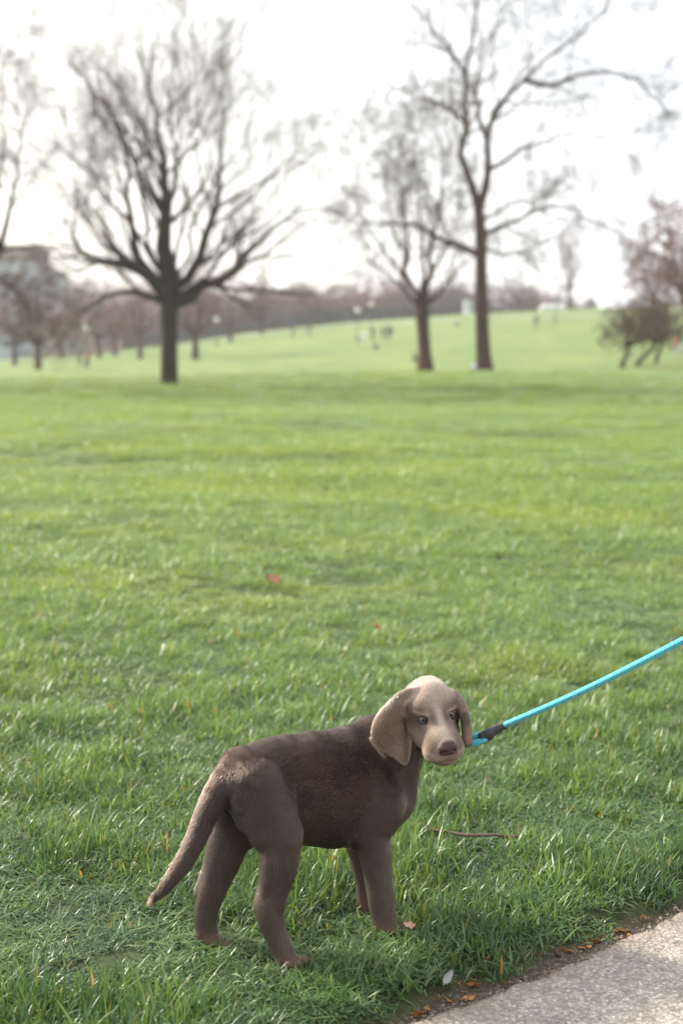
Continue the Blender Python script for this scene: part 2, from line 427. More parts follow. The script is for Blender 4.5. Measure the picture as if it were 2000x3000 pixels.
def build_grass():
    rng = np.random.default_rng(3)
    VV = []; tris = []; kind = []; tint = []; along = []; n0 = 0; quads = []
    specs = [(66, .058, .044, .0031)]*5 + [(34, .05, .062, .0038)]*2 + [(66, .06, .034, .0030)]*2
    NK = len(specs)
    for k, (n, rad, h, w) in enumerate(specs):
        V, q, ti, al = blades(n, rad, rng, h, w)
        for a in q[:-1]: quads.append(a+n0)
        tris.append(q[-1][:, :3]+n0)
        VV.append(V); kind.append(np.full(len(V), k)); tint.append(ti); along.append(al); n0 += len(V)
    # scatter
    pts = []
    def zone(y0, y1, dens, hs, vs, margin):
        half1 = y1*.26+margin
        area = 2*half1*(y1-y0); n = int(area*dens)
        x = rng.uniform(-half1, half1, n); y = rng.uniform(y0, y1, n)
        keep = np.abs(x) < y*.26+margin; x = x[keep]; y = y[keep]
        pts.append((x, y, np.full(len(x), hs), np.full(len(x), vs)))
    zone(1.6, 4.2, 1050, 1., 1., 1.7)
    zone(4.2, 7.5, 620, 1.15, .95, 2.2)
    zone(7.5, 13, 300, 1.6, 1.05, 4.)
    zone(13, 24, 120, 2.5, 1.15, 7.)
    zone(24, 42, 42, 4.0, 1.3, 11.)
    zone(42, 80, 15, 7.0, 1.2, 16.)
    x = np.concatenate([p[0] for p in pts]); y = np.concatenate([p[1] for p in pts])
    hs = np.concatenate([p[2] for p in pts]); vs = np.concatenate([p[3] for p in pts])
    e = y-grass_y(x)
    pk = sstep(.02, .17, e+.05*(vnoise(x*14, y*14, 77)-.5))
    clk = (fbm(x/.16, y/.16, 41)*.6 + fbm(x/.7, y/.7, 43)*.4)*(1-sstep(4, 14, y)) + (fbm(x/.9, y/.6, 44)*.5+fbm(x/3., y/2., 45)*.5)*sstep(4, 14, y)
    keep = rng.uniform(0, 1, len(x)) < pk*(1-sstep(44, 78, y))*(.52+.48*sstep(.30, .55, clk))
    x, y, hs, vs, e = [a[keep] for a in (x, y, hs, vs, e)]
    wf = sstep(4, 14, y)
    cl = (fbm(x/.16, y/.16, 41)*.6 + fbm(x/.7, y/.7, 43)*.4)*(1-wf) + (fbm(x/.9, y/.6, 44)*.5+fbm(x/3., y/2., 45)*.5)*wf
    lush = .28 + 1.25*sstep(.32, .68, cl)
    cl2 = fbm(x/4., y/4., 47); lush = lush*(.8+.4*cl2)
    lush *= np.where(y < 5, .72+.38*sstep(0, .3, e), 1)
    for fx, fy, fr in ((-.085, 2.60, .10), (-.22, 2.70, .09), (.10, 2.77, .10), (.06, 2.87, .08), (-.05, 2.50, .10), (.12, 2.66, .10), (-.20, 2.58, .10)):
        lush = lush*(1-.40*np.exp(-((x-fx)**2+(y-fy)**2)/fr**2))
    s = rng.uniform(.8, 1.2, len(x))
    z = terrain(x, y)
    n = len(x)
    P = np.stack([x, y, z], 1)
    rot = np.stack([rng.normal(0, .10, n), rng.normal(0, .10, n), rng.uniform(0, 2*math.pi, n)], 1)
    scl = np.stack([hs*s, hs*s, vs*s*lush], 1)
    V = np.concatenate(VV + [P])
    me = bpy.data.meshes.new('grass'); 
    Q = np.concatenate(quads); T = np.concatenate(tris)
    me.vertices.add(len(V)); me.vertices.foreach_set('co', V.astype(np.float32).ravel())
    me.loops.add(Q.size+T.size); me.loops.foreach_set('vertex_index', np.r_[Q.ravel(), T.ravel()].astype(np.int32))
    me.polygons.add(len(Q)+len(T))
    me.polygons.foreach_set('loop_start', np.r_[np.arange(len(Q))*4, Q.size+np.arange(len(T))*3].astype(np.int32))
    me.update(calc_edges=True)
    me.polygons.foreach_set('use_smooth', [True]*len(me.polygons))
    def A(nm, tp, d, fld='value'):
        a = me.attributes.new(nm, tp, 'POINT'); a.data.foreach_set(fld, d)
    m0 = n0
    A('kind', 'INT', np.r_[np.concatenate(kind), np.full(n, -1)].astype(np.int32))
    A('tint', 'FLOAT', np.r_[np.concatenate(tint), np.zeros(n)].astype(np.float32))
    A('along', 'FLOAT', np.r_[np.concatenate(along), np.zeros(n)].astype(np.float32))
    pick = rng.choice(NK, n, p=np.array([.13]*5+[.09]*2+[.085]*2)/np.sum([.13]*5+[.09]*2+[.085]*2))
    A('pick', 'INT', np.r_[np.zeros(m0), pick].astype(np.int32))
    A('rot', 'FLOAT_VECTOR', np.vstack([np.zeros((m0, 3)), rot]).astype(np.float32).ravel(), 'vector')
    A('scl', 'FLOAT_VECTOR', np.vstack([np.ones((m0, 3)), scl]).astype(np.float32).ravel(), 'vector')
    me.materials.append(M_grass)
    o = bpy.data.objects.new('grass', me); C.objects.link(o)
    tag(o, 'lush green grass with curved blades covering the lawn', 'grass', kind='stuff')
    ng = bpy.data.node_groups.new('grass_tufts', 'GeometryNodeTree')
    ng.interface.new_socket('Geometry', in_out='INPUT', socket_type='NodeSocketGeometry')
    ng.interface.new_socket('Geometry', in_out='OUTPUT', socket_type='NodeSocketGeometry')
    N = ng.nodes; L = ng.links
    gi = N.new('NodeGroupInput'); go = N.new('NodeGroupOutput')
    def attr(nm, tp):
        a = N.new('GeometryNodeInputNamedAttribute'); a.data_type = tp; a.inputs['Name'].default_value = nm; return a.outputs['Attribute']
    kd = attr('kind', 'INT')
    def sel(k):
        c = N.new('FunctionNodeCompare'); c.data_type = 'INT'; c.operation = 'EQUAL'
        ii = [s for s in c.inputs if s.type == 'INT' and s.enabled]
        L.new(kd, ii[0]); ii[1].default_value = k
        sg = N.new('GeometryNodeSeparateGeometry'); L.new(gi.outputs[0], sg.inputs['Geometry']); L.new(c.outputs[0], sg.inputs['Selection'])
        return sg.outputs['Selection']
    jn = N.new('GeometryNodeJoinGeometry')
    for k in range(NK):
        g2 = N.new('GeometryNodeGeometryToInstance'); L.new(sel(k), g2.inputs[0]); L.new(g2.outputs[0], jn.inputs[0])
    ip = N.new('GeometryNodeInstanceOnPoints')
    L.new(sel(-1), ip.inputs['Points']); L.new(jn.outputs[0], ip.inputs['Instance'])
    ip.inputs['Pick Instance'].default_value = True
    L.new(attr('pick', 'INT'), ip.inputs['Instance Index'])
    er = N.new('FunctionNodeEulerToRotation'); L.new(attr('rot', 'FLOAT_VECTOR'), er.inputs[0]); L.new(er.outputs[0], ip.inputs['Rotation'])
    L.new(attr('scl', 'FLOAT_VECTOR'), ip.inputs['Scale'])
    L.new(ip.outputs[0], go.inputs[0])
    md = o.modifiers.new('tufts', 'NODES'); md.node_group = ng
    print('grass instances', n)
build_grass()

# ------------------------------------------------------------------ the puppy
YAW = R(30)
LATR = np.array([math.sin(YAW), -math.cos(YAW), 0.])        # towards the near flank
def pc(p, q, k=14, op='+', lat=None, s=1., col=None):      # capsule from two (px, py, Y, radius px)
    a = W(*p[:3]); b = W(*q[:3])
    return prim(a, b, p[3]*mpp(*p[:3]), q[3]*mpp(*q[:3]), k*mpp(*p[:3]), op, lat, s, (b-a)/(np.linalg.norm(b-a)+1e-9), col)

# head frame
HEAD_O = W(1273, 2101, 2.765)
def rotm():
    yaw, pit, roll = R(14), R(-15), R(7.0)
    f = np.array([math.sin(yaw)*math.cos(pit), -math.cos(yaw)*math.cos(pit), math.sin(pit)])
    r = np.cross(np.array([0, 0, 1.]), f); r /= np.linalg.norm(r)     # image right
    u = np.cross(f, r)
    r2 = r*math.cos(roll) + u*math.sin(roll); u2 = -r*math.sin(roll) + u*math.cos(roll)
    return np.stack([r2, f, u2], 0)
HR = rotm()
if (HR[0][0]) < 0: HR[0] *= -1
HS = .00098
def H(x, y, z): return HEAD_O + (np.array([x, y, z])*HS)@HR
def toH(P): return ((P-HEAD_O)@HR.T)/HS
def hp(a, b, k=8, op='+', lat=None, s=1., col=None):
    A = H(*a[:3]); B = H(*b[:3])
    fl = HR[1]*-1 + HR[2]*.15
    return prim(A, B, a[3]*HS, b[3]*HS, k*HS, op, None if lat is None else np.array(lat)@HR, s, fl, col)

body = []
def chain(pts, k=12, sub=5, rev=False, lat=None, s=1.):
    p = np.asarray(pts, float); n = len(p)
    e = np.vstack([2*p[0]-p[1], p, 2*p[-1]-p[-2]]); q = []
    for i in range(n-1):
        a, b, c, d = e[i], e[i+1], e[i+2], e[i+3]
        for t_ in np.linspace(0, 1, sub, endpoint=False):
            q.append(.5*((2*b)+(-a+c)*t_+(2*a-5*b+4*c-d)*t_*t_+(-a+3*b-3*c+d)*t_**3))
    q.append(p[-1]); q = [v*np.array([1, 1, 1, 0])+np.array([0, 0, 0, max(v[3]-2.5, 5)]) for v in q]
    for a, b in zip(q[:-1], q[1:]):
        pr = pc(tuple(a), tuple(b), k, lat=lat, s=s); body.append(pr)
        if rev: pr['flow'] = -pr['flow']
# torso
T = [(722, 2296, 2.690, 100), (790, 2299, 2.718, 126), (880, 2310, 2.765, 152), (985, 2310, 2.818, 163), (1065, 2300, 2.858, 153), (1112, 2318, 2.885, 98)]
for a, b in zip(T[:-1], T[1:]): body.append(pc(b, a, 30, lat=LATR, s=.72))
body.append(pc((1118, 2335, 2.885, 80), (1098, 2400, 2.875, 62), 36))                       # brisket
body.append(pc((1098, 2190, 2.875, 84), (1040, 2215, 2.86, 72), 40, lat=LATR, s=.7))                        # withers
body.append(pc((1220, 2135, 2.835, 60), (1120, 2192, 2.872, 88), 34))                       # neck
body.append(pc((1200, 2165, 2.83, 46), (1135, 2310, 2.87, 70), 34))                        # throat
body.append(pc((1188, 2230, 2.83, 32), (1150, 2350, 2.868, 50), 30))
# near shoulder and foreleg
NF = 2.815
body.append(pc((1075, 2235, 2.812, 48), (1122, 2355, 2.796, 54), 30, lat=LATR, s=.6))
body.append(pc((1030, 2280, 2.775, 5), (1040, 2400, 2.768, 5), 30, '-'))
body.append(pc((1165, 2250, 2.80, 6), (1150, 2330, 2.775, 6), 24, '-'))
body.append(pc((1120, 2365, 2.80, 56), (1082, 2445, 2.80, 52), 40))
chain([(1084, 2440, 2.80, 52), (1098, 2500, 2.795, 43), (1108, 2570, 2.79, 37), (1116, 2635, 2.785, 35), (1123, 2680, 2.782, 32), (1134, 2716, 2.778, 31)], 14)
body.append(pc((1140, 2728, 2.775, 27), (1176, 2732, 2.77, 21), 18))
for dx, dy, dY in ((0, 0, 0), (-8, 8, -.018), (10, -8, .018)):
    body.append(pc((1160+dx, 2728+dy, 2.772+dY, 15), (1196+dx, 2730+dy, 2.77+dY, 12), 6))
body.append(pc((1086, 2480, 2.748, 10), (1098, 2630, 2.746, 10), 14, '-'))                   # groove along the forearm
# far foreleg
body.append(pc((1075, 2400, 2.90, 55), (1052, 2470, 2.90, 38), 26))
chain([(1053, 2470, 2.90, 37), (1059, 2520, 2.90, 29), (1066, 2580, 2.90, 25), (1072, 2640, 2.895, 24), (1080, 2680, 2.89, 22)], 12)
body.append(pc((1085, 2684, 2.885, 20), (1115, 2686, 2.88, 15), 14))
# near hindleg
body.append(pc((752, 2305, 2.662, 84), (800, 2425, 2.645, 76), 26, lat=LATR, s=.78))
body.append(pc((780, 2385, 2.640, 62), (826, 2455, 2.632, 56), 22))
body.append(pc((848, 2320, 2.672, 13), (860, 2430, 2.636, 16), 14))                         # stifle ridge
body.append(pc((844, 2440, 2.638, 34), (824, 2510, 2.632, 45), 24))
chain([(820, 2490, 2.632, 55), (813, 2550, 2.630, 48), (800, 2610, 2.628, 41), (789, 2658, 2.625, 36), (795, 2700, 2.625, 33), (808, 2740, 2.625, 29), (823, 2775, 2.622, 26), (838, 2802, 2.620, 25)], 14)
body.append(pc((753, 2662, 2.630, 13), (776, 2590, 2.630, 12), 10))
body.append(pc((822, 2655, 2.620, 12), (820, 2640, 2.620, 12), 14))
body.append(pc((838, 2815, 2.618, 25), (872, 2822, 2.605, 20), 16))
for dx, dy, dY in ((0, 0, 0), (-14, 8, -.015), (8, -6, .016)):
    body.append(pc((862+dx, 2816+dy, 2.605+dY, 14), (890+dx, 2820+dy, 2.60+dY, 11), 5))
body.append(pc((790, 2540, 2.588, 9), (779, 2635, 2.596, 9), 14, '-'))
# far hindleg
body.append(pc((705, 2330, 2.735, 80), (700, 2430, 2.74, 66), 26, lat=LATR, s=.8))
chain([(682, 2420, 2.745, 58), (662, 2490, 2.743, 52), (640, 2555, 2.741, 45), (617, 2618, 2.738, 37), (604, 2675, 2.735, 30), (604, 2720, 2.733, 26.5), (610, 2752, 2.732, 26)], 14)
body.append(pc((580, 2616, 2.738, 13), (600, 2560, 2.738, 12), 10))
body.append(pc((618, 2768, 2.725, 28), (660, 2780, 2.70, 20), 16))
for dx, dy in ((0, 0), (-10, 8), (8, -5)):
    body.append(pc((650+dx, 2776+dy, 2.705, 13), (672+dx, 2784+dy, 2.695, 11), 5))
# rump, tail
body.append(pc((668, 2290, 2.668, 34), (700, 2268, 2.685, 62), 36))
chain([(660, 2292, 2.664, 38), (630, 2335, 2.652, 36), (602, 2392, 2.640, 32.5), (575, 2455, 2.622, 29), (546, 2513, 2.605, 25.5), (512, 2562, 2.59, 21), (480, 2605, 2.575, 14.5), (447, 2640, 2.56, 6)], 12, rev=False)
body.append(pc((692, 2350, 2.625, 12), (700, 2370, 2.622, 12), 12))
# haunch point bump
body.append(pc((706, 2365, 2.655, 26), (722, 2400, 2.65, 30), 20))

# ---- head (local millimetres: x right in the picture, y out of the nose, z up)
head = [
 hp((0, -44, 6, 54), (0, -30, 10, 53), 14),
 hp((0, -58, -16, 43), (0, -85, -46, 38), 24),
 hp((-24, -6, 22, 24), (24, -6, 22, 24), 16),
 hp((-26, -14, -16, 27), (26, -14, -16, 27), 14),
 hp((-22, 2, -40, 25), (22, 2, -40, 25), 14),
 hp((-5, -4, 4, 27), (-6, 60, -16, 19), 20), hp((5, -4, 4, 27), (6, 60, -16, 19), 20),
 hp((0, 60, -13, 20), (0, 80, -17, 14), 10),
 hp((-9, 55, -26, 22), (9, 55, -26, 22), 16),
 hp((-13, 20, -30, 27), (-18, 60, -41, 20), 18),
 hp((13, 20, -30, 27), (18, 60, -41, 20), 18),
 hp((-16, 62, -42, 19), (-21, 48, -50, 19), 14),
 hp((16, 62, -42, 19), (21, 48, -50, 19), 14),
 hp((-6, 10, -52, 22), (-6, 58, -62, 14), 10), hp((6, 10, -52, 22), (6, 58, -62, 14), 10),
 hp((-27, 9, 25, 9), (-19, 10, 23, 10), 12),
 hp((27, 9, 25, 9), (19, 10, 23, 10), 12),
]
EYEX, EYEY, EYEZ, EYER = 30.3, 10.0, 9, 10.5
for sx in (-1, 1):
    head.append(hp((sx*31, 21, 11, 7), (sx*26, 22, 9, 7), 8, '-'))
# nose leather
head += [hp((-8, 86, -21, 10), (8, 86, -21, 10), 4), hp((-6, 88, -28, 8), (6, 88, -28, 8), 5)]
for sx in (-1, 1):
    head.append(hp((sx*8, 97, -24.5, 3.2), (sx*12, 92, -26, 2.4), 1.6, '-'))
head.append(hp((0, 97, -31, 1.5), (0, 86, -50, 1.6), 2.5, '-'))
for sx in (-1, 1):
    head.append(hp((0, 79, -57, 1.6), (sx*20, 70, -65, 1.8), 3, '-'))
    head.append(hp((sx*20, 70, -65, 1.8), (sx*36, 46, -62, 1.8), 3, '-'))
body += head

# ---- ears: curved sheets with real thickness, outline in photo pixels, depth by a surface
def poly_sd(px, py, poly):
    poly = np.asarray(poly, float); d = np.full(px.shape, 1e9); s = np.ones(px.shape)
    n = len(poly)
    for i in range(n):
        a = poly[i]; b = poly[(i+1) % n]
        ex, ey = b-a; wx = px-a[0]; wy = py-a[1]
        t = np.clip((wx*ex+wy*ey)/(ex*ex+ey*ey), 0, 1)
        d = np.minimum(d, (wx-ex*t)**2+(wy-ey*t)**2)
        c1 = py >= a[1]; c2 = py < b[1]; c3 = ex*wy > ey*wx
        s = np.where((c1 & c2 & c3) | (~c1 & ~c2 & ~c3), -s, s)
    return s*np.sqrt(d)
def smooth_poly(pts, n=3):
    p = np.asarray(pts, float)
    for _ in range(n):
        q = np.roll(p, -1, 0); p = np.stack([.75*p+.25*q, .25*p+.75*q], 1).reshape(-1, 2)
    return p
def project(P):
    d = P - np.array([0, 0, CAM_H]); f = d[..., 1]*_cp - d[..., 2]*_sp; u = d[..., 1]*_sp + d[..., 2]*_cp
    return 1000+F*d[..., 0]/f, 1500-F*u/f
EL = smooth_poly([(1232, 2012), (1178, 2018), (1138, 2052), (1098, 2098), (1084, 2140), (1092, 2178), (1120, 2206), (1152, 2220), (1172, 2238), (1187, 2244), (1200, 2226), (1207, 2180), (1203, 2125), (1192, 2090), (1188, 2062), (1210, 2036)], 2)
def ear_left(P):
    x, y = project(P); m = .00068
    d2 = poly_sd(x, y, EL)*m
    u = (x-1150)/60.; v = (y-2130)/110.
    Ys = 2.772 + .020*u*u*np.where(u < 0, 1.0, .5) - .014*u + .004*v + .010*v*v + .006*np.sin(3.1*v+1.5*u)
    Ys = Ys + .012*np.exp(-((x-1196)/12)**2)*sstep(2060, 2120, y)
    th = .0042; r = .0035
    a = np.maximum(d2+r, 0); b = np.maximum(np.abs(P[..., 1]-Ys)-th+r, 0)
    return np.minimum(np.maximum(d2+r, np.abs(P[..., 1]-Ys)-th+r), 0)+np.hypot(a, b)-r
e = prim(W(1150, 2065, 2.78), W(1150, 2190, 2.78), .055, .055, .010); e['f'] = ear_left; e['flow'] = np.array([-.15, .15, -1.]); body.append(e)
body += [pc((1216, 2034, 2.772, 11), (1194, 2064, 2.762, 9), 14), pc((1194, 2064, 2.762, 9), (1189, 2098, 2.760, 6), 12), pc((1189, 2098, 2.760, 6), (1199, 2150, 2.768, 4), 10)]
for p in body[-3:]: p['flow'] = np.array([-.1, 0, -1.])
# right ear: seen nearly edge-on, running back in depth
for dY, rs in ((0, 1.), (.016, 1.), (.032, .95), (.046, .8)):
    ch = [tuple(v) for v in zip(*[np.interp(np.linspace(0, 6, 14), range(7), w) for w in ((1300, 1328, 1350, 1361, 1366, 1368, 1368), (2034, 2036, 2062, 2096, 2132, 2160, 2177), (2.79+dY*.6, 2.775+dY, 2.765+dY, 2.76+dY, 2.76+dY, 2.76+dY*.9, 2.762+dY*.6), (13, 10*rs, 10*rs, 9.5*rs, 8.5*rs, 9.5*rs, 9*rs))])]
    for a, b in zip(ch[:-1], ch[1:]):
        q = pc(a, b, 14); q['flow'] = np.array([.1, 0, -1.]); body.append(q)

DOG_H = .0021
DV, DF = net(body, DOG_H)
DV = relax(DV, DF, 3)
print('dog verts', len(DV), DV.min(0), DV.max(0))

def flows(P):
    out = np.zeros_like(P); 
    for p in body:
        if p['op'] != '+' or p['flow'] is None: continue
        m = max(p['ra'], p['rb'])*max(1, p['s'])+.03
        sel = np.all((P > np.minimum(p['a'], p['b'])-m) & (P < np.maximum(p['a'], p['b'])+m), 1)
        if not sel.any(): continue
        d = pdist(p, P[sel]); w = np.exp(-np.clip(d+.004, 0, .1)/.006)
        out[sel] += w[:, None]*p['flow']
    return out
def coat(P):
    h = toH(P); n = len(P)
    ix = P*1.
    nz = lambda s, sd: fbm(ix[:, 0]*s+ix[:, 1]*s*.6, ix[:, 2]*s+ix[:, 1]*s*.5, sd)
    base = np.array([.105, .066, .052]); dark = np.array([.060, .038, .030]); pale = np.array([.31, .235, .185]); mid = np.array([.115, .080, .064])
    def L(c, d, w): return c*(1-w[:, None])+np.array(d)*w[:, None]
    c = np.tile(base, (n, 1)); c = L(c, dark, .6*sstep(.4, .7, nz(22, 5)))
    # legs and tail a little paler than the barrel
    c = L(c, [.14, .098, .08], sstep(.20, .06, P[:, 2])*.6)
    c = L(c, [.20, .12, .085], sstep(.03, .012, P[:, 2])*.8)
    # nape, rump: silvery sheen of sunlit fur painted in as paler colour
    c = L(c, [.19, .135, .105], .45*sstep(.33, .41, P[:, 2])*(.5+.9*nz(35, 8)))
    # head region
    x, y, z = h.T
    px, py = project(P)
    hw = sstep(-105, -60, y)*sstep(-100, -80, z)*sstep(85, 70, np.abs(x))*(np.linalg.norm(h-np.array([0, 0, -10]), axis=1) < 125)
    f = np.tile(mid, (n, 1))
    f = L(f, [.46, .38, .32], sstep(30, 52, z)*.8)                                   # crown
    f = L(f, [.62, .52, .45], np.exp(-((x+3)/21)**2)*sstep(4, 30, y)*sstep(90, 82, y)*sstep(-40, -20, z)*.85)   # bridge
    f = L(f, [.30, .225, .185], sstep(22, 40, np.abs(x))*sstep(-2, -22, z)*sstep(-20, 5, y)*.6)
    f = L(f, [.42, .335, .285], sstep(30, 55, y)*sstep(-26, -38, z)*.75)
    f = L(f, [.15, .105, .09], sstep(-52, -62, z)*sstep(30, 50, y)*.45)
    for sx in (-1, 1):
        f = L(f, [.06, .038, .03], .85*np.exp(-(((x-sx*14)/9)**2+((z-21)/13)**2))*(y > -20))             # inner brow
        f = L(f, [.44, .34, .28], .8*np.exp(-(((x-sx*31)/14)**2+((z-25)/4)**2))*(y > -20))                  # brow ridge
        f = L(f, [.035, .022, .02], .9*np.exp(-((np.hypot((x-sx*30)/1.15, z-9.5)-8.5)/2.2)**2)*(y > 4)*(y < 24))            # rim of the eye
        f = L(f, [.09, .058, .052], .7*np.exp(-(((x-sx*18)/6)**2+((z+6)/8)**2))*(y > 0)*(y < 34))
        sp = sstep(.66, .74, fbm(x/3.2+sx, z/3.2, 90, 1)*.5+.5*fbm(y/3.2, z/3.2, 91, 1))*np.exp(-(((x-sx*22)/14)**2+((z+40)/12)**2))*(y > 50)
        f = L(f, [.05, .035, .03], .9*sp)
    c = c*(1-hw[:, None])+f*hw[:, None]
    nose = sstep(84, 87, y)*sstep(-40, -36, z)*sstep(-6, -9, z)*(np.abs(x) < 24)
    c = L(c, [.062, .034, .034], nose)
    nostril = np.zeros(n)
    for sx in (-1, 1): nostril = np.maximum(nostril, np.exp(-(((x-sx*11)/3.6)**2+((z+23.5)/2.6)**2)**1.5)*(y > 86))
    c = L(c, [.015, .008, .008], nostril)
    # ears
    el = (np.abs(ear_left(P)) < .006)*(px < 1206)
    er = (px > 1322)*(py < 2200)*(P[:, 2] > .35)*(y < 22)*(x > 46)
    ec = L(np.tile(np.array([.255, .19, .152]), (n, 1)), [.165, .118, .092], .5*sstep(.35, .65, nz(45, 15)))
    edge = sstep(-10, -2, poly_sd(px, py, EL))
    ec = L(ec, [.40, .31, .25], edge*.6*el)
    w = np.clip(el+er*1., 0, 1)
    c = c*(1-w[:, None])+ec*w[:, None]
    c = c*(.62+.13*np.clip(hw+w, 0, 1))[:, None]*np.array([1.04, 1., .95])
    return c, nose, hw, np.clip(w, 0, 1)

DOG_BASE = np.array([-.07, 2.76, 0.])
dog = empty('puppy', DOG_BASE, 'grey-brown floppy-eared puppy on a blue rope leash, standing in grass looking back at the camera', 'dog')
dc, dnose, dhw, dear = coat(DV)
t = NT('puppy_skin')
at = t.n('ShaderNodeAttribute', _attribute_name='coat').outputs['Color']
nz = t.n('ShaderNodeAttribute', _attribute_name='nose').outputs['Fac']
oc = t.n('ShaderNodeTexCoord').outputs['Object']
c2 = t.mix(t.noise(240., oc, 3), t.mix(1., at, (.8, .8, .8), 'MULTIPLY'), t.mix(1., at, (1.25, 1.2, 1.15), 'MULTIPLY'))
p = t.principled(c2, t.maprange(nz, 0, 1, .75, .42), bump=t.noise(420., oc, 3), bd=.0012, bs=.6, spec=.35)
M_skin = t.m
rgba = lambda c: np.concatenate([c, np.ones((len(c), 1))], 1)
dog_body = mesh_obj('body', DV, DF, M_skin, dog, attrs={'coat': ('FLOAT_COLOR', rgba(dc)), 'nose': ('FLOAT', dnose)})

# eyes
t = NT('puppy_eye')
oc = t.n('ShaderNodeTexCoord').outputs['Object']; s3 = t.n('ShaderNodeSeparateXYZ'); t.link(oc, s3.inputs[0])
rr = t.math('SQRT', t.math('ADD', t.math('MULTIPLY', s3.outputs[0], s3.outputs[0]), t.math('MULTIPLY', s3.outputs[2], s3.outputs[2])))
iris = t.ramp(t.math('DIVIDE', rr, .0105), [(0., (.008, .008, .01)), (.20, (.01, .01, .012)), (.28, (.07, .085, .08)), (.50, (.20, .23, .22)), (.60, (.03, .03, .03)), (.70, (.05, .035, .035)), (.85, (.10, .04, .04)), (1., (.12, .04, .04))])
t.principled(iris, .08, spec=.6, Coat__Weight=1.)
M_eye = t.m
EH = Matrix([[*HR[0]], [*HR[1]], [*HR[2]]]).transposed().to_4x4()
for sx in (-1, 1):
    nu, nv = 24, 14
    vs = []; 
    for i in range(nv+1):
        for j in range(nu):
            a = math.pi*i/nv; b = 2*math.pi*j/nu
            x, y, z = math.sin(a)*math.cos(b), math.cos(a), math.sin(a)*math.sin(b)
            k = 1+.06*max(0, y-.75)/.25
            vs.append((x*EYER*HS, y*k*EYER*HS, z*EYER*HS))
    fs = np.array([[i*nu+j, (i+1)*nu+j, (i+1)*nu+(j+1) % nu, i*nu+(j+1) % nu] for i in range(nv) for j in range(nu)])
    o = mesh_obj('eye', np.array(vs), fs, M_eye)
    o.parent = dog
    o.matrix_local = Matrix.Translation(Vector(H(sx*EYEX, EYEY-2.5, EYEZ+.3)-DOG_BASE)) @ EH
    # lids: a skin patch with an almond opening hugging the eyeball
    K = 7; nu = 48; Vl = []
    for k in range(K):
        for u in np.linspace(0, 2*math.pi, nu, endpoint=False):
            cu, su = math.cos(u), math.sin(u)
            ex = 8.6*cu*(1 if abs(cu) < .99 else 1.05); ez = (5.0 if su > 0 else 5.9)*su*(1-.25*abs(cu)) - 1.2*sx*cu*.8 + .2
            q = k/(K-1); rad = 1+q*(.9 if su > 0 else .8)
            fx, fz = ex*rad, ez*rad + q*1.5*su
            r = math.hypot(fx, fz)
            yb = math.sqrt(max((EYER+.9+.5*math.sin(q*math.pi))**2-r*r, 0)) if r < EYER+.5 else max(0, 3.5-(r-EYER-.5)*1.2)
            if k == 0: yb -= .7
            Vl.append(H(sx*EYEX+fx, EYEY-2.5+yb, EYEZ+.3+fz))
    fl = np.array([[k*nu+j, k*nu+(j+1) % nu, (k+1)*nu+(j+1) % nu, (k+1)*nu+j] for k in range(K-1) for j in range(nu)])
    Vl = np.array(Vl); lc = np.repeat(np.array([[.06, .03, .03], [.07, .045, .04], [.13, .09, .075], [.20, .145, .118], [.20, .145, .115], [.2, .145, .115], [.2, .145, .115]]), nu, 0)
    mesh_obj('eyelid', Vl, fl, M_skin, dog, attrs={'coat': ('FLOAT_COLOR', rgba(lc)), 'nose': ('FLOAT', np.zeros(len(Vl)))})

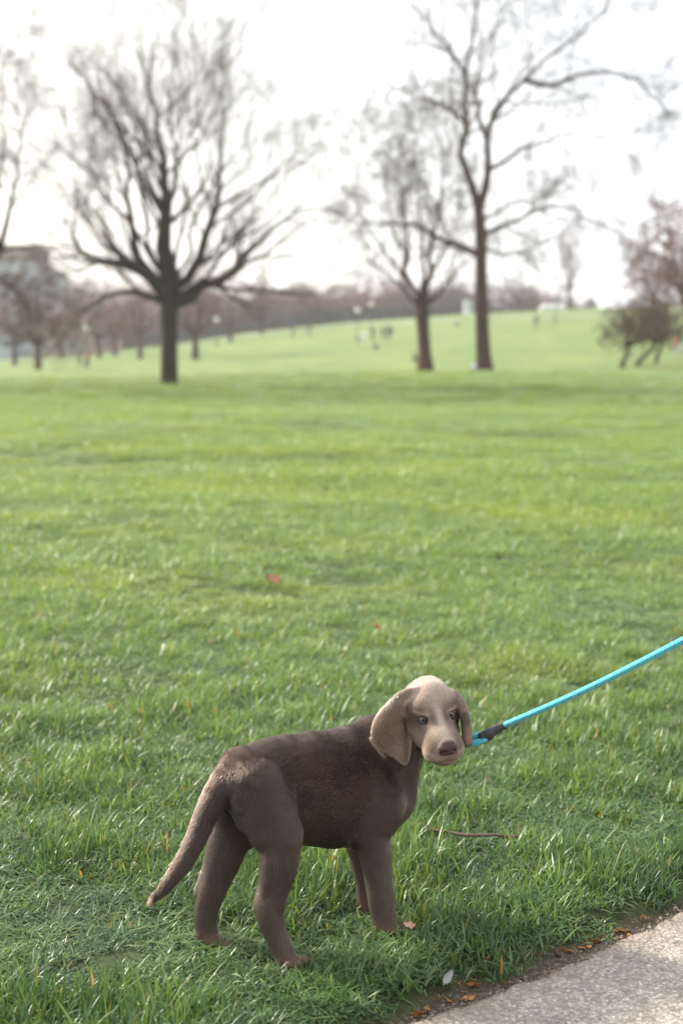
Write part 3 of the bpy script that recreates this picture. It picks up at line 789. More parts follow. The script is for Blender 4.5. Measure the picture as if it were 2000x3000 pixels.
# fur: short strands rooted on the body, combed along each limb
def build_fur(nf):
    rng = np.random.default_rng(5)
    q = DV[DF]; e1 = q[:, 2]-q[:, 0]; e2 = q[:, 3]-q[:, 1]
    nr = np.cross(e1, e2); ar = np.linalg.norm(nr, axis=1); nr = nr/(ar[:, None]+1e-12)
    fi = rng.choice(len(DF), nf, p=ar/ar.sum())
    u, v = rng.uniform(0, 1, (2, nf, 1))
    root = (q[fi, 0]*(1-u)+q[fi, 1]*u)*(1-v)+(q[fi, 3]*(1-u)+q[fi, 2]*u)*v
    n = nr[fi]
    fl = flows(root); 
    g = rng.normal(0, 1, root.shape)
    w1 = fbm(root[:, 0]*38+root[:, 1]*20, root[:, 2]*60, 61)-.5; w2 = fbm(root[:, 2]*38+root[:, 1]*24, root[:, 0]*50, 62)-.5
    tan = fl/(np.linalg.norm(fl, axis=1, keepdims=True)+1e-6)
    side = np.cross(n, tan)
    h = toH(root)
    px, py = project(root)
    inhead = (np.linalg.norm(h-np.array([0, 10, -10]), axis=1) < 95)
    amp = np.where(inhead, .35, 0.38+1.3*sstep(.35, .40, root[:, 2]))[:, None]
    tan = tan + side*(w1[:, None]*amp) + .10*g
    tan = tan - (tan*n).sum(1, keepdims=True)*n; tan /= np.linalg.norm(tan, axis=1, keepdims=True)+1e-6
    L = .0066 + .0034*sstep(.28, .40, root[:, 2])
    L = L*(.55+.45*sstep(.08, .2, root[:, 2]))
    tail = (px < 640)*(py > 2300)*(root[:, 1] < 2.67)
    L = np.where(tail, .0055, L); tip = (px < 462)*(py > 2600)*(root[:, 1] < 2.6); L = np.where(tip, .012, L)
    ear = np.clip((np.abs(ear_left(root)) < .005)*1+(h[:, 0] > 48)*(h[:, 1] < 30)*(np.linalg.norm(h, axis=1) < 120), 0, 1) > 0
    L = np.where(inhead, .0036, L); L = np.where(ear, .0045, L)
    L = L*rng.uniform(.6, 1.25, nf)
    dd = np.stack([np.abs(h[:, 0])-EYEX, h[:, 1]-14, h[:, 2]-EYEZ], 1); d_eye = np.linalg.norm(dd, axis=1)
    nose = (h[:, 1] > 82)*(h[:, 2] > -40)*(np.abs(h[:, 0]) < 25)
    L = np.where(d_eye < 16, L*.5, L)
    keep = (~nose.astype(bool)) & (d_eye > 10)
    lift = np.where(inhead, .22, .34)*(1+.8*w2)
    k = np.array([0, .35, .7, 1.])
    P = np.zeros((nf, 4, 3)); P[:, 0] = root - n*.0004
    li = lift[:, None]
    for i in range(1, 4):
        s = (k[i]-k[i-1])*L[:, None]
        d = tan*1.0 + n*(li*(1.9-1.3*k[i])) + .07*rng.normal(0, 1, root.shape)
        d /= np.linalg.norm(d, axis=1, keepdims=True); P[:, i] = P[:, i-1]+d*s
    P = P[keep]; root = root[keep]; n = len(P)
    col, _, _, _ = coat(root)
    tipk = ((px < 640)*(py > 2300))[keep]*1.
    hd = ((np.linalg.norm(toH(root)-np.array([0, 10, -10]), axis=1) < 105) | ear[keep])
    col = col*(np.where(hd, .345, .42)*(1-.45*tipk))[:, None]
    ns = fbm(root[:, 0]*34+root[:, 1]*20, root[:, 2]*130, 71)-.5; ns2 = fbm(root[:, 0]*110, root[:, 2]*34, 72)-.5
    wl = sstep(.20, .28, root[:, 2]); ns = ns*wl+ns2*(1-wl)
    col = col*rng.uniform(.7, 1.4, (n, 1))*(1+np.where(hd, .5, .9)*ns)[:, None]
    cv = bpy.data.hair_curves.new('fur'); cv.add_curves([4]*n)
    cv.attributes['position'].data.foreach_set('vector', (P-DOG_BASE).astype(np.float32).ravel())
    ra = cv.attributes.get('radius') or cv.attributes.new('radius', 'FLOAT', 'POINT')
    ra.data.foreach_set('value', np.tile(np.array([.00020, .00018, .00013, .00004], np.float32), n))
    ca = cv.attributes.new('coat', 'FLOAT_COLOR', 'CURVE'); ca.data.foreach_set('color', rgba(col).astype(np.float32).ravel())
    t = NT('puppy_fur')
    at = t.n('ShaderNodeAttribute', _attribute_name='coat').outputs['Color']
    p = t.n('ShaderNodeBsdfHairPrincipled', _parametrization='COLOR'); t.set(p, 'Color', at)
    t.set(p, 'Roughness', .24); t.set(p, 'Radial Roughness', .5); t.set(p, 'Coat', .1) if 'Coat' in p.inputs else None
    t.link(p.outputs[0], t.out.inputs['Surface'])
    cv.materials.append(t.m)
    o = bpy.data.objects.new('fur', cv); C.objects.link(o); o.parent = dog
build_fur(330000)

# ------------------------------------------------------------------ trees
def bark(name, a, b, moss=None):
    t = NT(name); tc = t.n('ShaderNodeTexCoord').outputs['Object']
    mp = t.n('ShaderNodeMapping'); mp.inputs['Scale'].default_value = (1, 1, .25); t.link(tc, mp.inputs['Vector'])
    f = t.noise(9., mp.outputs[0], 6, .65)
    c = t.ramp(f, [(.3, a), (.65, b)])
    if moss: c = t.mix(t.maprange(t.noise(1.1, tc, 3), .42, .62, 0, .8), c, moss)
    t.principled(c, .9, bump=f, bd=.05, bs=.8, spec=.2); return t.m
M_bark_moss = bark('mossy_bark', (.022, .017, .012), (.055, .042, .030), (.045, .042, .020))
M_bark_red = bark('plane_bark', (.042, .024, .018), (.10, .060, .045))
M_twig = bark('twig_bark', (.06, .045, .035), (.12, .085, .062))
M_twig_far = bark('distant_twigs', (.11, .06, .045), (.20, .115, .09))
M_twig_green = bark('budding_twigs', (.07, .046, .032), (.135, .092, .062))
M_twig_red = bark('reddish_twigs', (.12, .06, .045), (.22, .115, .085))

def grow(P, Rr, n_child, rng, lenf=.5, ang=(.5, 1.1), up=.25, K=6, tmin=.25, wob=.12, rf=.42):
    # children of a batch of branches: P (N,K,3)
    N, Kp, _ = P.shape
    idx = np.repeat(np.arange(N), n_child); M = len(idx)
    t = rng.uniform(tmin, 1., M); t = np.where(rng.uniform(0, 1, M) < .08, .97, t)
    ft = t*(Kp-1); i = np.minimum(ft.astype(int), Kp-2); fr = (ft-i)[:, None]
    base = P[idx, i]*(1-fr)+P[idx, i+1]*fr
    tan = P[idx, i+1]-P[idx, i]; tan /= np.linalg.norm(tan, axis=1, keepdims=True)+1e-9
    L0 = np.linalg.norm(np.diff(P, axis=1), axis=2).sum(1)[idx]
    r0 = Rr[idx, i]*(1-fr[:, 0])+Rr[idx, i+1]*fr[:, 0]
    g = rng.normal(0, 1, (M, 3)); g -= (g*tan).sum(1, keepdims=True)*tan; g /= np.linalg.norm(g, axis=1, keepdims=True)+1e-9
    a = rng.uniform(*ang, M)[:, None]
    d = tan*np.cos(a)+g*np.sin(a)
    L = L0*lenf*rng.uniform(.55, 1.25, M)*(1.15-.55*t)
    Q = np.zeros((M, K, 3)); Q[:, 0] = base
    for k in range(1, K):
        d = d + rng.normal(0, wob, (M, 3)); d[:, 2] += up/K
        d /= np.linalg.norm(d, axis=1, keepdims=True)
        Q[:, k] = Q[:, k-1]+d*(L/(K-1))[:, None]
    rr = (np.minimum(r0*.8, np.maximum(r0*rf, .004)))[:, None]*np.linspace(1, .3, K)[None]
    return Q, rr

def make_tree(name, loc, label, trunk, limbs, mats, seed, levels, cat='tree', group=None, rmin=.006, limb_k=1., zmin=.5, tipk_=.09):
    """trunk, limbs: lists of ([points], [radii]) relative to loc"""
    rng = np.random.default_rng(seed)
    root = empty(name, loc, label, cat, group)
    tp = []
    for pts, rad in trunk:
        q, r = resample(pts, 14, rad); tp.append(tubes(q[None], r[None], 14))
        # root flare
    LP = []; LR = []
    for pts, rad in limbs:
        q, r = resample(pts, 12, rad); r = r*limb_k*np.linspace(1, .0, 12)**.75*.9 + r[0]*tipk_; q[1:-1] += rng.normal(0, .012*np.linalg.norm(q[-1]-q[0]), (10, 3))*.8
        LP.append(q); LR.append(r)
    if LP:
        LP = np.array(LP); LR = np.array(LR); tp.append(tubes(LP, LR, 8))
    V, f = merge(tp); V = V + np.array(loc)
    mesh_obj('trunk', V, f, mats[0], root)
    cp = []; P, Rr = LP, LR
    for li, kw in enumerate(levels):
        P, Rr = grow(P, Rr, rng=rng, **kw)
        Rr = np.maximum(Rr, rmin)
        ok = (P[:, :, 2].min(1) > zmin); P = P[ok]; Rr = Rr[ok]
        cp.append(tubes(P, Rr, 4 if li == 0 else 3))
    V, f = merge(cp); V = V + np.array(loc)
    mesh_obj('crown', V, f, mats[1], root)
    return root
def clone(root, loc, rz, sc, label, group=None):
    r = root.copy(); C.objects.link(r); r.location = loc; r.rotation_euler = (0, 0, rz); r.scale = sc
    r['label'] = label
    if group: r['group'] = group
    for ch in list(root.children):
        c = ch.copy(); C.objects.link(c); c.parent = r
    return r
def on_ground(px, Y):
    x = (px-1000)/F*(Y/_cp); return np.array([x, Y, float(terrain(x, Y))])
def rel(base, pts, Y, dys):              # pixel polyline with depth offsets -> relative points
    return [W(px, py, Y+dy)-base for (px, py), dy in zip(pts, dys)]

# 1. big mossy spreading tree, left of centre
Y1 = 60.; b1 = on_ground(495, Y1)
m1 = mpp(495, 1000, Y1)
tr1 = [(rel(b1, [(495, 1150), (496, 1120), (496, 1000), (495, 900), (494, 830)], Y1, [0]*5), [30*m1, 26*m1, 24*m1, 27*m1, 26*m1])]
L1 = []
def limb1(pts, r0, dmax, r1=2.2):
    n = len(pts); L1.append((rel(b1, pts, Y1, list(np.linspace(0, dmax, n))), list(np.linspace(r0, r1, n)**1*m1)))
limb1([(496, 860), (488, 760), (484, 650), (492, 560), (480, 470), (462, 380), (455, 260), (440, 120)], 27, .6)
limb1([(494, 880), (440, 820), (390, 770), (320, 765), (250, 770), (218, 730), (212, 680), (225, 560)], 20, -1.5)
limb1([(494, 850), (440, 800), (388, 730), (384, 640), (370, 560), (378, 450), (350, 380), (310, 330), (285, 200)], 15, 2.)
limb1([(494, 860), (450, 740), (410, 690), (320, 600), (300, 500), (270, 430), (240, 330)], 9, 3.)
limb1([(500, 850), (560, 780), (610, 700), (640, 600), (650, 560), (655, 440), (640, 300), (650, 130)], 16, -2.)
limb1([(500, 890), (560, 860), (640, 820), (710, 780), (738, 720), (770, 690), (840, 640), (905, 600), (940, 520)], 20, 1.5)
limb1([(500, 850), (545, 740), (560, 660), (610, 560), (680, 480), (730, 380), (740, 240)], 7, 2.6)
limb1([(496, 830), (520, 720), (545, 640), (560, 560), (530, 480), (540, 330), (570, 150)], 6, -3.)
limb1([(492, 890), (400, 850), (330, 860), (250, 900), (222, 930), (214, 960)], 11, -2.8)
limb1([(500, 870), (600, 800), (640, 760), (690, 690), (760, 620), (830, 520), (880, 420)], 6, -3.2)
limb1([(490, 830), (430, 700), (400, 560), (420, 400), (390, 240), (400, 100)], 6, -3.)
limb1([(487, 640), (455, 560), (420, 500), (425, 380), (440, 220)], 8, 2.)
limb1([(492, 600), (520, 520), (505, 400), (500, 250), (510, 90)], 8, 1.)
limb1([(494, 880), (450, 800), (330, 740), (230, 640), (210, 500), (215, 380)], 8, -4.)
T1 = make_tree('spreading_tree', b1, 'large bare tree with mossy trunk and wide spreading limbs, left of the puppy', tr1, L1, (M_bark_moss, M_twig), 1,
    [dict(n_child=14, lenf=.52, up=.45, tmin=.12, ang=(.4, 1.0)), dict(n_child=7, lenf=.6, up=.4, K=5, ang=(.3, .75), wob=.08), dict(n_child=4, lenf=.7, up=.3, K=4, wob=.08, ang=(.3, .7)), dict(n_child=2, lenf=.9, K=3, wob=.08, ang=(.25, .6))], rmin=.0042, limb_k=1.2)

# 2. tall plane tree on the right
Y2 = 80.; b2 = on_ground(1420, Y2); m2 = mpp(1420, 1000, Y2)
tr2 = [(rel(b2, [(1422, 1100), (1419, 1085), (1414, 1020), (1410, 900), (1408, 760), (1410, 700), (1400, 600)], Y2, [0]*7), [29*m2, 25*m2, 21*m2, 18.5*m2, 17*m2, 17*m2, 15*m2])]
L2 = []
def limb2(pts, r0, dmax, r1=1.8):
    n = len(pts); L2.append((rel(b2, pts, Y2, list(np.linspace(0, dmax, n))), list(np.linspace(r0, r1, n)*m2)))
limb2([(1402, 610), (1372, 540), (1366, 450), (1370, 340), (1360, 220), (1375, 140), (1400, 60), (1395, -60), (1400, -260)], 12, 1.)
limb2([(1404, 610), (1425, 540), (1428, 490), (1420, 400), (1428, 360), (1470, 290), (1540, 230), (1600, 185), (1700, 120), (1740, 80), (1800, -30)], 12, -1.5)
limb2([(1428, 500), (1460, 480), (1520, 440), (1600, 415), (1680, 390), (1760, 395), (1830, 420)], 7, 2.5)
limb2([(1410, 690), (1440, 670), (1500, 655), (1560, 620), (1620, 595), (1700, 625), (1770, 660), (1820, 690)], 8, -2.5)
limb2([(1402, 745), (1370, 730), (1300, 700), (1230, 665), (1170, 650), (1100, 660), (1020, 650), (960, 620)], 10, 2.)
limb2([(1372, 360), (1330, 330), (1290, 300), (1230, 290), (1170, 260)], 7, -2.)
limb2([(1362, 220), (1330, 170), (1290, 110), (1250, 60), (1230, -40), (1200, -160)], 6, 2.)
limb2([(1412, 640), (1450, 630), (1520, 590), (1590, 570), (1660, 500)], 5, 4.)
limb2([(1422, 400), (1400, 300), (1385, 240), (1420, 150), (1480, 50), (1500, -100)], 7, 3.)
limb2([(1540, 235), (1600, 260), (1700, 220), (1800, 200), (1900, 270), (1960, 330)], 8, -3., 3.)
limb2([(1412, 730), (1460, 740), (1520, 745), (1600, 700), (1660, 690)], 4, -3.)
make_tree('plane_tree', b2, 'tallest bare tree with straight brown trunk forking high up, right of centre', tr2, L2, (M_bark_red, M_twig), 2, tipk_=.2, levels=
    [dict(n_child=16, lenf=.42, up=.1, tmin=.15), dict(n_child=7, lenf=.62, up=.0, K=5, wob=.12), dict(n_child=4, lenf=.65, up=-.1, K=4, wob=.14, ang=(.4, .9)), dict(n_child=2, lenf=.8, K=3, wob=.12)], rmin=.0072)

# 3. lower tree beside it
Y3 = 82.; b3 = on_ground(1247, Y3); m3 = mpp(1245, 1000, Y3)
tr3 = [(rel(b3, [(1248, 1102), (1246, 1085), (1243, 1040), (1240, 980), (1236, 930), (1236, 890)], Y3, [0]*6), [32*m3, 27*m3, 20*m3, 18*m3, 20*m3, 20*m3])]
L3 = []
def limb3(pts, r0, dmax, r1=1.6):
    n = len(pts); L3.append((rel(b3, pts, Y3, list(np.linspace(0, dmax, n))), list(np.linspace(r0, r1, n)*m3)))
limb3([(1232, 910), (1205, 850), (1190, 780), (1165, 720), (1140, 640), (1120, 540), (1130, 430)], 10, 1.5)
limb3([(1240, 900), (1262, 800), (1275, 720), (1280, 640), (1295, 560), (1300, 440), (1290, 330)], 11, -1.)
limb3([(1240, 900), (1290, 850), (1330, 800), (1380, 760), (1420, 700)], 9, 2.)
limb3([(1234, 900), (1240, 800), (1230, 700), (1230, 600), (1215, 480), (1200, 360)], 8, 2.5)
limb3([(1230, 900), (1170, 830), (1120, 800), (1060, 740), (1010, 650)], 7, -2.)
limb3([(1190, 780), (1200, 700), (1180, 600), (1160, 500), (1180, 380)], 6, -2.)
limb3([(1262, 800), (1310, 720), (1340, 640), (1350, 520)], 6, -2.5)
limb3([(1200, 840), (1130, 740), (1060, 640), (1040, 520), (1060, 420)], 6, 3.)
make_tree('forked_tree', b3, 'shorter bare tree with dark flared trunk and fanned crown, left of the tallest tree', tr3, L3, (M_bark_red, M_twig), 3,
    [dict(n_child=15, lenf=.42, up=.2, tmin=.2), dict(n_child=7, lenf=.6, up=.1, K=5, wob=.12), dict(n_child=4, lenf=.65, up=.0, K=4, wob=.14, ang=(.4, .9)), dict(n_child=2, lenf=.8, K=3, wob=.12)], rmin=.0072)

# 4. tree at the left border, trunk out of the picture
Y4 = 55.; b4 = on_ground(-110, Y4); m4 = mpp(0, 900, Y4)
tr4 = [(rel(b4, [(-110, 1150), (-108, 1110), (-105, 950), (-100, 850)], Y4, [0]*4), [32*m4, 27*m4, 24*m4, 24*m4])]
L4 = []
def limb4(pts, r0, dmax, r1=2.):
    n = len(pts); L4.append((rel(b4, pts, Y4, list(np.linspace(0, dmax, n))), list(np.linspace(r0, r1, n)*m4)))
limb4([(-104, 880), (-50, 800), (0, 745), (24, 700), (20, 620), (30, 560), (55, 470), (80, 340), (70, 200)], 17, 1.)
limb4([(-104, 880), (-110, 700), (-90, 500), (-60, 300), (-80, 100)], 14, -1.)
limb4([(-100, 860), (-20, 800), (40, 850), (90, 900), (110, 960)], 9, 2.)
limb4([(0, 745), (-20, 600), (10, 450), (0, 250), (30, 120)], 9, 2.)
limb4([(-104, 870), (-180, 760), (-260, 600), (-280, 400)], 13, 0.)
make_tree('border_tree', b4, 'dark bare tree at the left border with low drooping branches before the tower block', tr4, L4, (M_bark_moss, M_twig), 4,
    [dict(n_child=15, lenf=.40, up=.2, tmin=.2), dict(n_child=7, lenf=.6, up=.1, K=5, wob=.1), dict(n_child=4, lenf=.6, up=.1, K=4, wob=.12), dict(n_child=2, lenf=.8, K=3, wob=.12)], rmin=.006)

# generic background trees -----------------------------------------
def generic(name, loc, label, h, spread, rtrunk, seed, mats, lean=0., nl=8, group=None, lv=None, fork=.25, rmin=.02):
    rng = np.random.default_rng(seed)
    top = np.array([lean*h, 0, h*fork])
    tr = [([np.array([0, 0, -.3]), np.array([0, 0, .3]), top*.5, top], [rtrunk*1.5, rtrunk*1.1, rtrunk*.9, rtrunk*.8])]
    lb = []
    for i in range(nl):
        a = 2*math.pi*(i+rng.uniform(0, .7))/nl; e = rng.uniform(.25, 1.3) if i else 1.5
        d = np.array([math.cos(a)*math.cos(e)*spread, math.sin(a)*math.cos(e)*spread, math.sin(e)*h*(1-fork)])
        pts = [top*.92, top+d*.3*np.array([1.2, 1.2, .8]), top+d*.6*np.array([1.1, 1.1, .95]), top+d*.9]
        lb.append((pts, [rtrunk*.55, rtrunk*.35, rtrunk*.2, rtrunk*.08]))
    lv = lv or [dict(n_child=8, lenf=.45, up=.2, tmin=.15), dict(n_child=6, lenf=.55, up=.1, K=4, wob=.2), dict(n_child=4, lenf=.65, K=3, wob=.25)]
    return make_tree(name, loc, label, tr, lb, mats, seed, lv, group=group, rmin=rmin)

GB = 'bare trees in the row behind the lawn'
def gnd(px, Y): return on_ground(px, Y)
G1 = generic('background_tree', gnd(122, 130), 'low bare tree below the tower block at the far left', 9.5, 5.0, .32, 11, (M_bark_red, M_twig_far), group=GB)
G2 = generic('background_tree', gnd(418, 170), 'slim grey bare tree just left of the mossy trunk', 11.5, 6.2, .32, 12, (M_bark_red, M_twig_far), group=GB, nl=9)
G3 = generic('background_tree', gnd(578, 150), 'dark bare tree just right of the mossy trunk', 10.5, 6.8, .38, 13, (M_bark_red, M_twig_far), group=GB, nl=9)
rows = [(G1, 55, 170, 1.0, 'thin reddish bare tree between the lawn edge and the tower block'), (G2, 300, 190, .95, 'bare tree with wide crown between the lamp and the mossy trunk'),
        (G3, 345, 205, .9, 'pale bare tree standing behind its neighbours, left of the mossy trunk'), (G1, 680, 215, 1.05, 'reddish bare tree behind the lamp post right of the mossy trunk'),
        (G2, 770, 240, .95, 'bare brownish tree on the slope above the walking pair'), (G3, 190, 220, 1.0, 'bare tree in front of the reddish brick houses'),
        (G1, 500, 230, 1.15, 'tall bare tree hidden behind the mossy trunk'), (G2, -30, 200, 1.1, 'bare tree at the left border behind the low branches'),
        (G3, 880, 285, .85, 'bare tree at the foot of the hill crest wood'), (G1, 1490, 330, .9, 'bare tree on the crest just right of the tallest trunk'), (G3, 1560, 335, .7, 'low bare tree on the crest beside the white marquee')]
for i, (src, px, Y, s, lab) in enumerate(rows):
    clone(src, gnd(px, Y), i*1.3+.4, (s, s, s), lab, GB)
generic('background_tree', gnd(1655, 290), 'lone faint bare tree on the crest right of the white marquee', 15.5, 8.2, .42, 21, (M_bark_red, M_twig_far), nl=10, group=GB,
        lv=[dict(n_child=7, lenf=.4, up=.2), dict(n_child=5, lenf=.5, K=4), dict(n_child=3, lenf=.6, K=3)])
# hawthorns on the right
GH = 'low leaning trees on the right of the lawn'
MH = (M_bark_moss, M_twig_green)
lvh = [dict(n_child=10, lenf=.5, up=.0, tmin=.1), dict(n_child=6, lenf=.6, up=.0, K=4, wob=.25), dict(n_child=4, lenf=.75, K=3, wob=.3)]
generic('small_tree', gnd(1812, 105), 'leftmost of the low leaning trees, dark budding crown', 4.9, 3.2, .17, 31, MH, lean=.10, nl=9, group=GH, lv=lvh, fork=.33, rmin=.012)
generic('small_tree', gnd(1857, 108), 'middle low tree with trunk leaning strongly right', 5.2, 3.3, .17, 32, MH, lean=.26, nl=9, group=GH, lv=lvh, fork=.33, rmin=.012)
generic('small_tree', gnd(1910, 112), 'rightmost of the low leaning trees, beside the walker in orange', 5.2, 3.0, .15, 33, MH, lean=.08, nl=9, group=GH, lv=lvh, fork=.33, rmin=.012)
generic('reddish_tree', gnd(2010, 135), 'big reddish-brown bare tree at the right border behind the low trees', 14.5, 7.8, .42, 34, (M_bark_red, M_twig_red), nl=14, rmin=.028)
generic('reddish_tree', gnd(1900, 190), 'smaller reddish bare tree behind the leaning trees', 12.5, 6.5, .3, 35, (M_bark_red, M_twig_red), nl=12, rmin=.03)

# wood on and behind the crest: reads as one brown-grey mass
def build_wood():
    rng = np.random.default_rng(50); P = []; Rr = []
    t = NT('wood_twigs')
    oi = t.n('ShaderNodeNewGeometry').outputs['Position']
    c = t.ramp(t.noise(.035, oi, 3), [(.35, (.10, .085, .055)), (.5, (.17, .12, .10)), (.65, (.26, .15, .12))])
    t.principled(c, 1., spec=.1)
    n = 430
    px = np.r_[rng.uniform(-300, 2400, n-150), rng.uniform(560, 1400, 150)]; Y = rng.uniform(335, 440, n)
    hh = np.interp(px, [-300, 0, 300, 560, 700, 1000, 1350, 1550, 1750, 2400], [22, 20, 17, 13, 11, 9.5, 8.5, 9, 2.5, 8])*rng.uniform(.6, 1.2, n)
    L = []
    for i in range(n):
        b = gnd(px[i], Y[i]); h = max(1.5, hh[i])
        for k in range(9):
            a = rng.uniform(0, 6.28); e = rng.uniform(.15, 1.5); s = h*.5
            d = np.array([math.cos(a)*math.cos(e)*s*1.1, math.sin(a)*math.cos(e)*s, math.sin(e)*h*.75])
            o = b+np.array([0, 0, h*.12])
            L.append([b+np.array([0, 0, -.5]) if k == 0 else o, o+d*.35, o+d*.7, o+d])
    P = np.array(L); Rr = np.tile(np.array([.22, .16, .10, .04]), (len(P), 1))
    parts = [tubes(P, Rr, 3)]
    Q, q = grow(P, Rr, 7, rng, lenf=.6, K=4, up=.1, tmin=.05); parts.append(tubes(Q, np.maximum(q, .05), 3))
    Q, q = grow(Q, q, 5, rng, lenf=.7, K=3, up=0, tmin=.05); parts.append(tubes(Q, np.maximum(q, .045), 3))
    V, f = merge(parts)
    tag(mesh_obj('distant_wood', V, f, t.m), 'far-off brown and grey bare wood along the crest of the hill', 'wood', kind='stuff')
build_wood()
# scrub undergrowth below the wood: dark green-brown hedge line
def build_hedge():
    rng = np.random.default_rng(51); n = 60000
    px = rng.uniform(300, 1500, n); Y = rng.uniform(326, 338, n)
    x = (px-1000)/F*Y; z = terrain(x, Y)
    h = np.interp(px, [300, 600, 1000, 1350, 1500], [4., 4.5, 4.2, 3.6, 1.])
    c = np.stack([x, Y, z+rng.uniform(0, 1, n)**.8*h*(.75+.4*fbm(px/40, px*0, 3))], 1)
    d = rng.normal(0, .28, (n, 3, 3)); V = (c[:, None]+d).reshape(-1, 3)
    t = NT('hedge_leaves'); g = t.n('ShaderNodeNewGeometry').outputs['Position']
    t.principled(t.ramp(t.noise(.08, g, 4), [(.35, (.045, .06, .025)), (.55, (.09, .085, .05)), (.7, (.15, .10, .07))]), .9, spec=.1)
    tag(mesh_obj('hedge', V, np.arange(n*3).reshape(-1, 3), t.m), 'dark green and brown scrub hedge at the foot of the far wood', 'hedge', kind='stuff')
build_hedge()

# ------------------------------------------------------------------ buildings
def box(parts, x0, x1, y0, y1, z0, z1):
    v = np.array([[x, y, z] for x in (x0, x1) for y in (y0, y1) for z in (z0, z1)], float)
    f = np.array([[0, 1, 3, 2], [4, 6, 7, 5], [0, 4, 5, 1], [2, 3, 7, 6], [0, 2, 6, 4], [1, 5, 7, 3]])
    parts.append((v, f))
def build_tower():
    Y = 260.; base = on_ground(60, Y); k = mpp(60, 900, Y)
    gz = base[2]; xr = (157-1000)*k; xs = (112-1000)*k; xl = (-90-1000)*k
    ztop = W(60, 722, Y)[2]; zs = W(60, 795, Y)[2]
    o = empty('tower_block', base, 'pale grey-blue tower block with rows of windows and brown top storey, far left', 'building')
    MW = simple('tower_render', (.42, .44, .47), .8, .08, .4); MB = simple('tower_brown_cladding', (.24, .19, .17), .8, .1, .5)
    MG = simple('tower_glass', (.07, .10, .13), .15, .1, 1.); MP = simple('balcony_panels', (.30, .36, .42), .6, .1, 1.)
    p = []; box(p, xl, xs, Y, Y+14, gz-1, ztop-2.6); box(p, xs, xr, Y+2, Y+14, gz-1, zs)
    mesh_obj('wall', *merge(p), MW, o, smooth=False)
    p = []; box(p, xl+.5, xs-.3, Y+.3, Y+13, ztop-2.6, ztop); mesh_obj('top_storey', *merge(p), MB, o, smooth=False)
    p = []; box(p, xl-.2, xs+.2, Y-.2, Y+14.2, ztop, ztop+.3); box(p, xs-.1, xr+.2, Y+1.8, Y+14.2, zs, zs+.35); mesh_obj('roof', *merge(p), MB, o, smooth=False)
    z = gz+2
    while z < ztop-4:
        x = xl+1
        while x < xr-1.6:
            front = Y if x+1.5 < xs else Y+2
            if (x+1.5 < xs) or (z < zs-2 and x > xs):
                q = []; box(q, x, x+1.5, front-.06, front-.01, z, z+1.5); wdw = mesh_obj('window', *merge(q), MG, o, smooth=False)
            x += 2.5
        for xa, xb, fr in ((xl+1, xs-1, Y),):
            q = []; box(q, xb-4.2, xb, fr-1.1, fr-.08, z-.55, z+.45); mesh_obj('balcony', *merge(q), MP, o, smooth=False)
        z += 2.9
build_tower()
def build_houses():
    for px, Y, w, lab, h in ((185, 235, 9., 'low red brick house behind the bare trees, right of the tower block', 5.), (285, 250, 8., 'second low brick house, partly hidden by the lamp post trees', 4.2)):
        b = on_ground(px, Y); o = empty('brick_house', b, lab, 'house')
        t = NT('red_brick'); tc = t.n('ShaderNodeTexCoord').outputs['Object']
        br = t.n('ShaderNodeTexBrick', Scale=3.); t.link(tc, br.inputs['Vector']); br.inputs['Color1'].default_value = (.30, .12, .08, 1); br.inputs['Color2'].default_value = (.24, .09, .06, 1); br.inputs['Mortar'].default_value = (.3, .25, .2, 1)
        t.principled(br.outputs['Color'], .85)
        p = []; box(p, b[0]-w/2, b[0]+w/2, Y, Y+7, b[2]-.5, b[2]+h); mesh_obj('wall', *merge(p), t.m, o, smooth=False)
        v = np.array([[b[0]-w/2-.3, Y-.3, b[2]+h+.01], [b[0]+w/2+.3, Y-.3, b[2]+h+.01], [b[0]+w/2+.3, Y+7.3, b[2]+h+.01], [b[0]-w/2-.3, Y+7.3, b[2]+h+.01], [b[0]-w/2-.3, Y+3.5, b[2]+h+2.4], [b[0]+w/2+.3, Y+3.5, b[2]+h+2.4]])
        mesh_obj('roof', v, [(0, 1, 5, 4), (2, 3, 4, 5), (0, 4, 3), (1, 2, 5), (0, 3, 2, 1)], simple('roof_tiles', (.17, .11, .09), .8), o, smooth=False)
        for i in range(3):
            p = []; x = b[0]-w/2+1.2+i*2.4; box(p, x, x+1.1, Y-.05, Y-.01, b[2]+1.2, b[2]+2.6); mesh_obj('window', *merge(p), simple('house_glass', (.10, .12, .14), .2), o, smooth=False)
build_houses()
